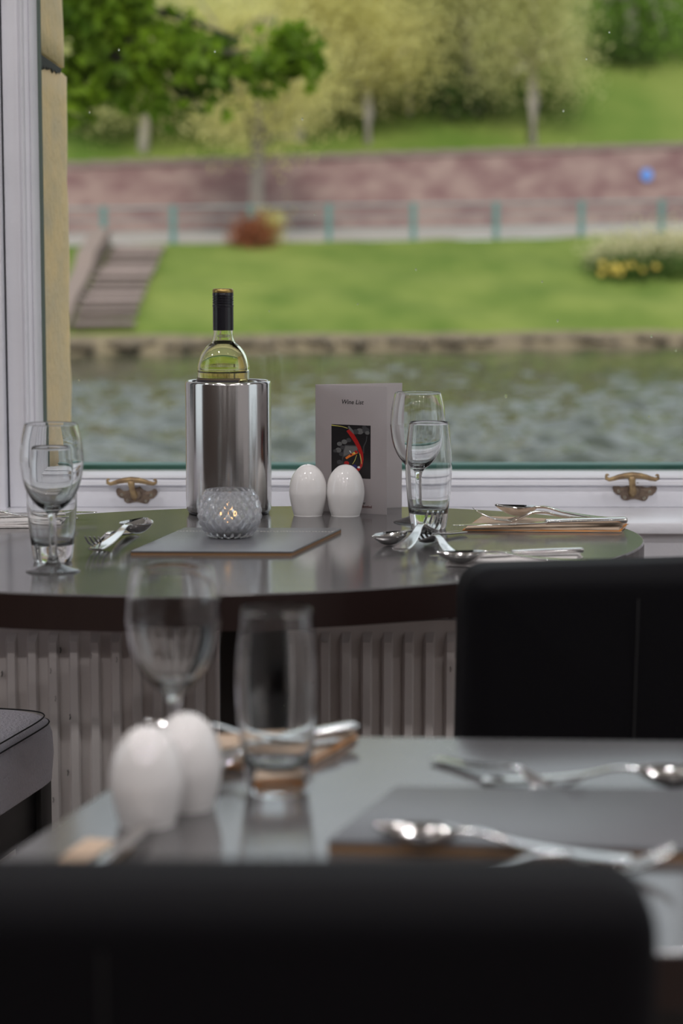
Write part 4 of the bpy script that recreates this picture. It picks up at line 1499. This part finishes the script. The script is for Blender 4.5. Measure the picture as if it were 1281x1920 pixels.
# trees farther up, whose tops stand above the frame
for x, v, lab, lm in ((150, 122, 'dark green tree high on the hill at far left', 'leaf_dark'), (420, 128, 'olive tree high on the hill left of centre', 'leaf_olive'), (700, 132, 'tall olive tree on the crest above centre', 'leaf_olive'), (930, 130, 'fresh green tree on the crest right of centre', 'leaf_green'), (1150, 134, 'tall green tree on the crest at the far right', 'leaf_green'), (-80, 126, 'olive tree on the hill beyond the stone reveal', 'leaf_olive'), (1400, 128, 'green tree on the hill beyond the right side', 'leaf_green')):
    b = hillbase(x, v)
    zt_ = b.z + 9
    tree('hill_tree', lab, b, [b - Vector((0, 0, .4)), b + Vector((.2, 0, 3)), b + Vector((0, 0, 6)), b + Vector((0, 0, 9))],
         [(b.x, b.y, b.z + 7.5, 4.2, 4.2, 3.2), (b.x - 2.5, b.y, b.z + 5, 2.8, 2.8, 2.0), (b.x + 2.6, b.y, b.z + 5.4, 2.8, 2.8, 2.0)], 6500, .36, M[lm], M['bark'], group=gT, rad=.3)


def bush(name, label, ells, n, size, lm, cat='bush', group=None):
    SEED[0] += 1
    e0 = ells[0]
    b = Vector((e0[0], e0[1], e0[2] - e0[5]))
    root = empty(name, b, label=label, cat=cat, group=group)
    st = [tube([(random.uniform(-.2, .2) * e0[3], 0, -.2), ((e[0] - b.x) * .6, (e[1] - b.y) * .6, (e[2] - b.z) * .6), (e[0] - b.x, e[1] - b.y, e[2] - b.z)], [.05, .04, .015], 6) for e in ells for _ in range(2)]
    link('stems', mesh('stems', *join(*st)), M['dark_bark'], root)
    V, F_ = leaves([(e[0] - b.x, e[1] - b.y, e[2] - b.z, e[3], e[4], e[5]) for e in ells], n, size, SEED[0])
    fo = link('foliage', raw('foliage', V, F_), lm, root)
    fo['kind'] = 'stuff'
    return root


bush('russet_shrub', 'clipped russet shrub round the foot of the street tree', [E(476, 441, 85.3, .78, .6, .45)], 2600, .14, M['leaf_red'])
bush('golden_shrub', 'small golden-green shrub at the right of the russet shrub', [E(508, 430, 85.6, .3, .75, .35)], 1100, .13, M['leaf_yellow'])
hill_tree('spring_tree', 'broad pale olive tree behind the slim tree, high on the hill', 830, vbase(830, 130), -120, [(830, 40, 3.2, 2.6), (740, 20, 3.0, 2.4), (900, 90, 2.0, 1.4), (680, 90, 2.4, 1.6)], 9000, .26, M['leaf_olive'], .3)
hill_tree('spring_tree', 'broad pale olive tree behind the left trees, high on the hill', 380, vbase(380, 170), -100, [(380, 50, 3.4, 2.4), (460, 90, 2.6, 1.8), (290, 90, 2.6, 2.0), (560, 60, 2.8, 2.0)], 9000, .26, M['leaf_olive'], .3)
gB = 'shrubs on the hill across the river'
for x, v, rx, rz, lm, lab in ((835, vbase(835, 225), 1.7, 2.0, 'leaf_dark', 'dark green shrub behind the slim olive tree'), (880, vbase(880, 212), 1.5, .7, 'leaf_dark', 'low dark shrub at the foot of the leaning trunk'), (1030, 100.5, 1.3, .8, 'leaf_green', 'fresh green shrub right of the slender trunk'), (640, 101, 1.6, 1.0, 'leaf_dark', 'dark shrub left of the yellow tree trunk'), (730, 101, 1.4, .9, 'leaf_green', 'green shrub right of the yellow tree trunk'), (140, 100, 1.6, 2.4, 'leaf_dark', 'tall dark shrub next to the stone reveal'), (1150, vbase(1150, 120), 2.2, .8, 'leaf_dark', 'dark shrub under the broadleaf tree at top right'), (410, 100, 1.5, .8, 'leaf_green', 'green shrub above the wall left of the street tree'), (950, 104, 1.3, 1.1, 'leaf_green', 'bright shrub between the two pale trunks')):
    b = hillbase(x, v)
    bush('hill_shrub', lab, [(b.x, b.y, b.z + rz * .8, rx, rx, rz), (b.x + rx * .6, b.y, b.z + rz * .5, rx * .7, rx * .7, rz * .6)], 1500, .2, M[lm], group=gB)
# blossom and daffodils on the bank at the right
bb = [E(1200, 472, 81.3, 1.7, .75, .8), E(1135, 476, 81.1, .8, .6, .7), E(1275, 464, 81.5, 1.2, .7, .8)]
bush('blossom_shrub', 'cream blossoming shrub on the grass bank at the right', bb, 4200, .16, M['blossom'])
bush('daffodil_clump', 'dark green leafy clump dotted with daffodils below the blossom shrub', [E(1165, 512, 79.4, 1.2, .45, .5), E(1240, 505, 79.7, 1.3, .4, .5)], 2400, .18, M['leaf_dark'], 'flowers')
dcl = bpy.data.objects['daffodil_clump']
fv, ff = lathe([(0, .03), (.05, .05), (.10, .02), (.04, 0), (0, 0)], 8)
fme = mesh('daffodil', fv, ff)
for x, y in ((1155, 497), (1150, 510), (1160, 505), (1128, 512), (1172, 500), (1130, 495), (1205, 505), (1185, 498), (1148, 503), (1163, 512), (1230, 500)):
    p = onv(x, y, 78.9) - dcl.location
    link('daffodil', fme, M['daffodil'], dcl, p, (1.2, 0, 0), (1.3, 1.3, 1.3))

# maple leaning in at the upper left, on our side of the river
MY = 14.5
mp_ = lambda x, y, Y=MY: ony(x, y, Y)
mb = Vector((-3.6, MY + .4, -1.98))
mt = empty('maple_tree', mb, label='leafy maple branch hanging into view at the upper left', cat='tree')
rel = lambda p: Vector(p) - mb
tr_ = tube([(0, 0, 0), (.1, 0, 2.2), (.05, -.1, 4.2), (.3, -.1, 6.5), (.2, 0, 9)], [.3, .26, .22, .17, .1], 12)
limbs = [[mp_(-360, 160), mp_(60, 30), mp_(180, 66), mp_(330, 95), mp_(470, 100), mp_(595, 105)],
         [mp_(-300, 60), mp_(100, -60), mp_(260, 10), mp_(360, 40), mp_(450, 75)],
         [mp_(120, 45), mp_(220, 110), mp_(300, 150), mp_(370, 185)],
         [mp_(60, 60), mp_(120, 130), mp_(170, 175)]]
tb = [tr_] + [tube([rel(p) for p in L_], [.05 * (1 - .8 * i / (len(L_) - 1)) for i in range(len(L_))], 8) for L_ in limbs]
link('trunk', mesh('trunk', *join(*tb), smooth=True), M['dark_bark'], mt)
EM = lambda x, y, rx, rz: (*rel(mp_(x, y)), rx, rx * 1.2, rz)
# radii in metres; one metre is about 275 px there
els = [EM(150, 60, .34, .42), EM(230, 40, .34, .30), EM(170, 140, .20, .22), EM(320, 100, .32, .16), EM(420, 110, .30, .14), EM(520, 105, .26, .15), EM(570, 95, .12, .12), EM(250, 150, .16, .12), EM(310, 175, .20, .10), EM(360, 180, .13, .11), EM(300, 60, .22, .16), EM(60, 80, .3, .5), EM(60, -60, .5, .4), EM(260, -50, .5, .25), EM(230, 100, .2, .2), EM(-100, 40, .4, .4), EM(-220, 90, .4, .4), EM(-150, 150, .3, .3)]
V, F_ = leaves(els, 3700, .105, 555, droop=.6, clump=.3, lobed=True, pw=.6)
fo = link('foliage', raw('foliage', V, F_), M['leaf_maple'], mt)
fo['kind'] = 'stuff'
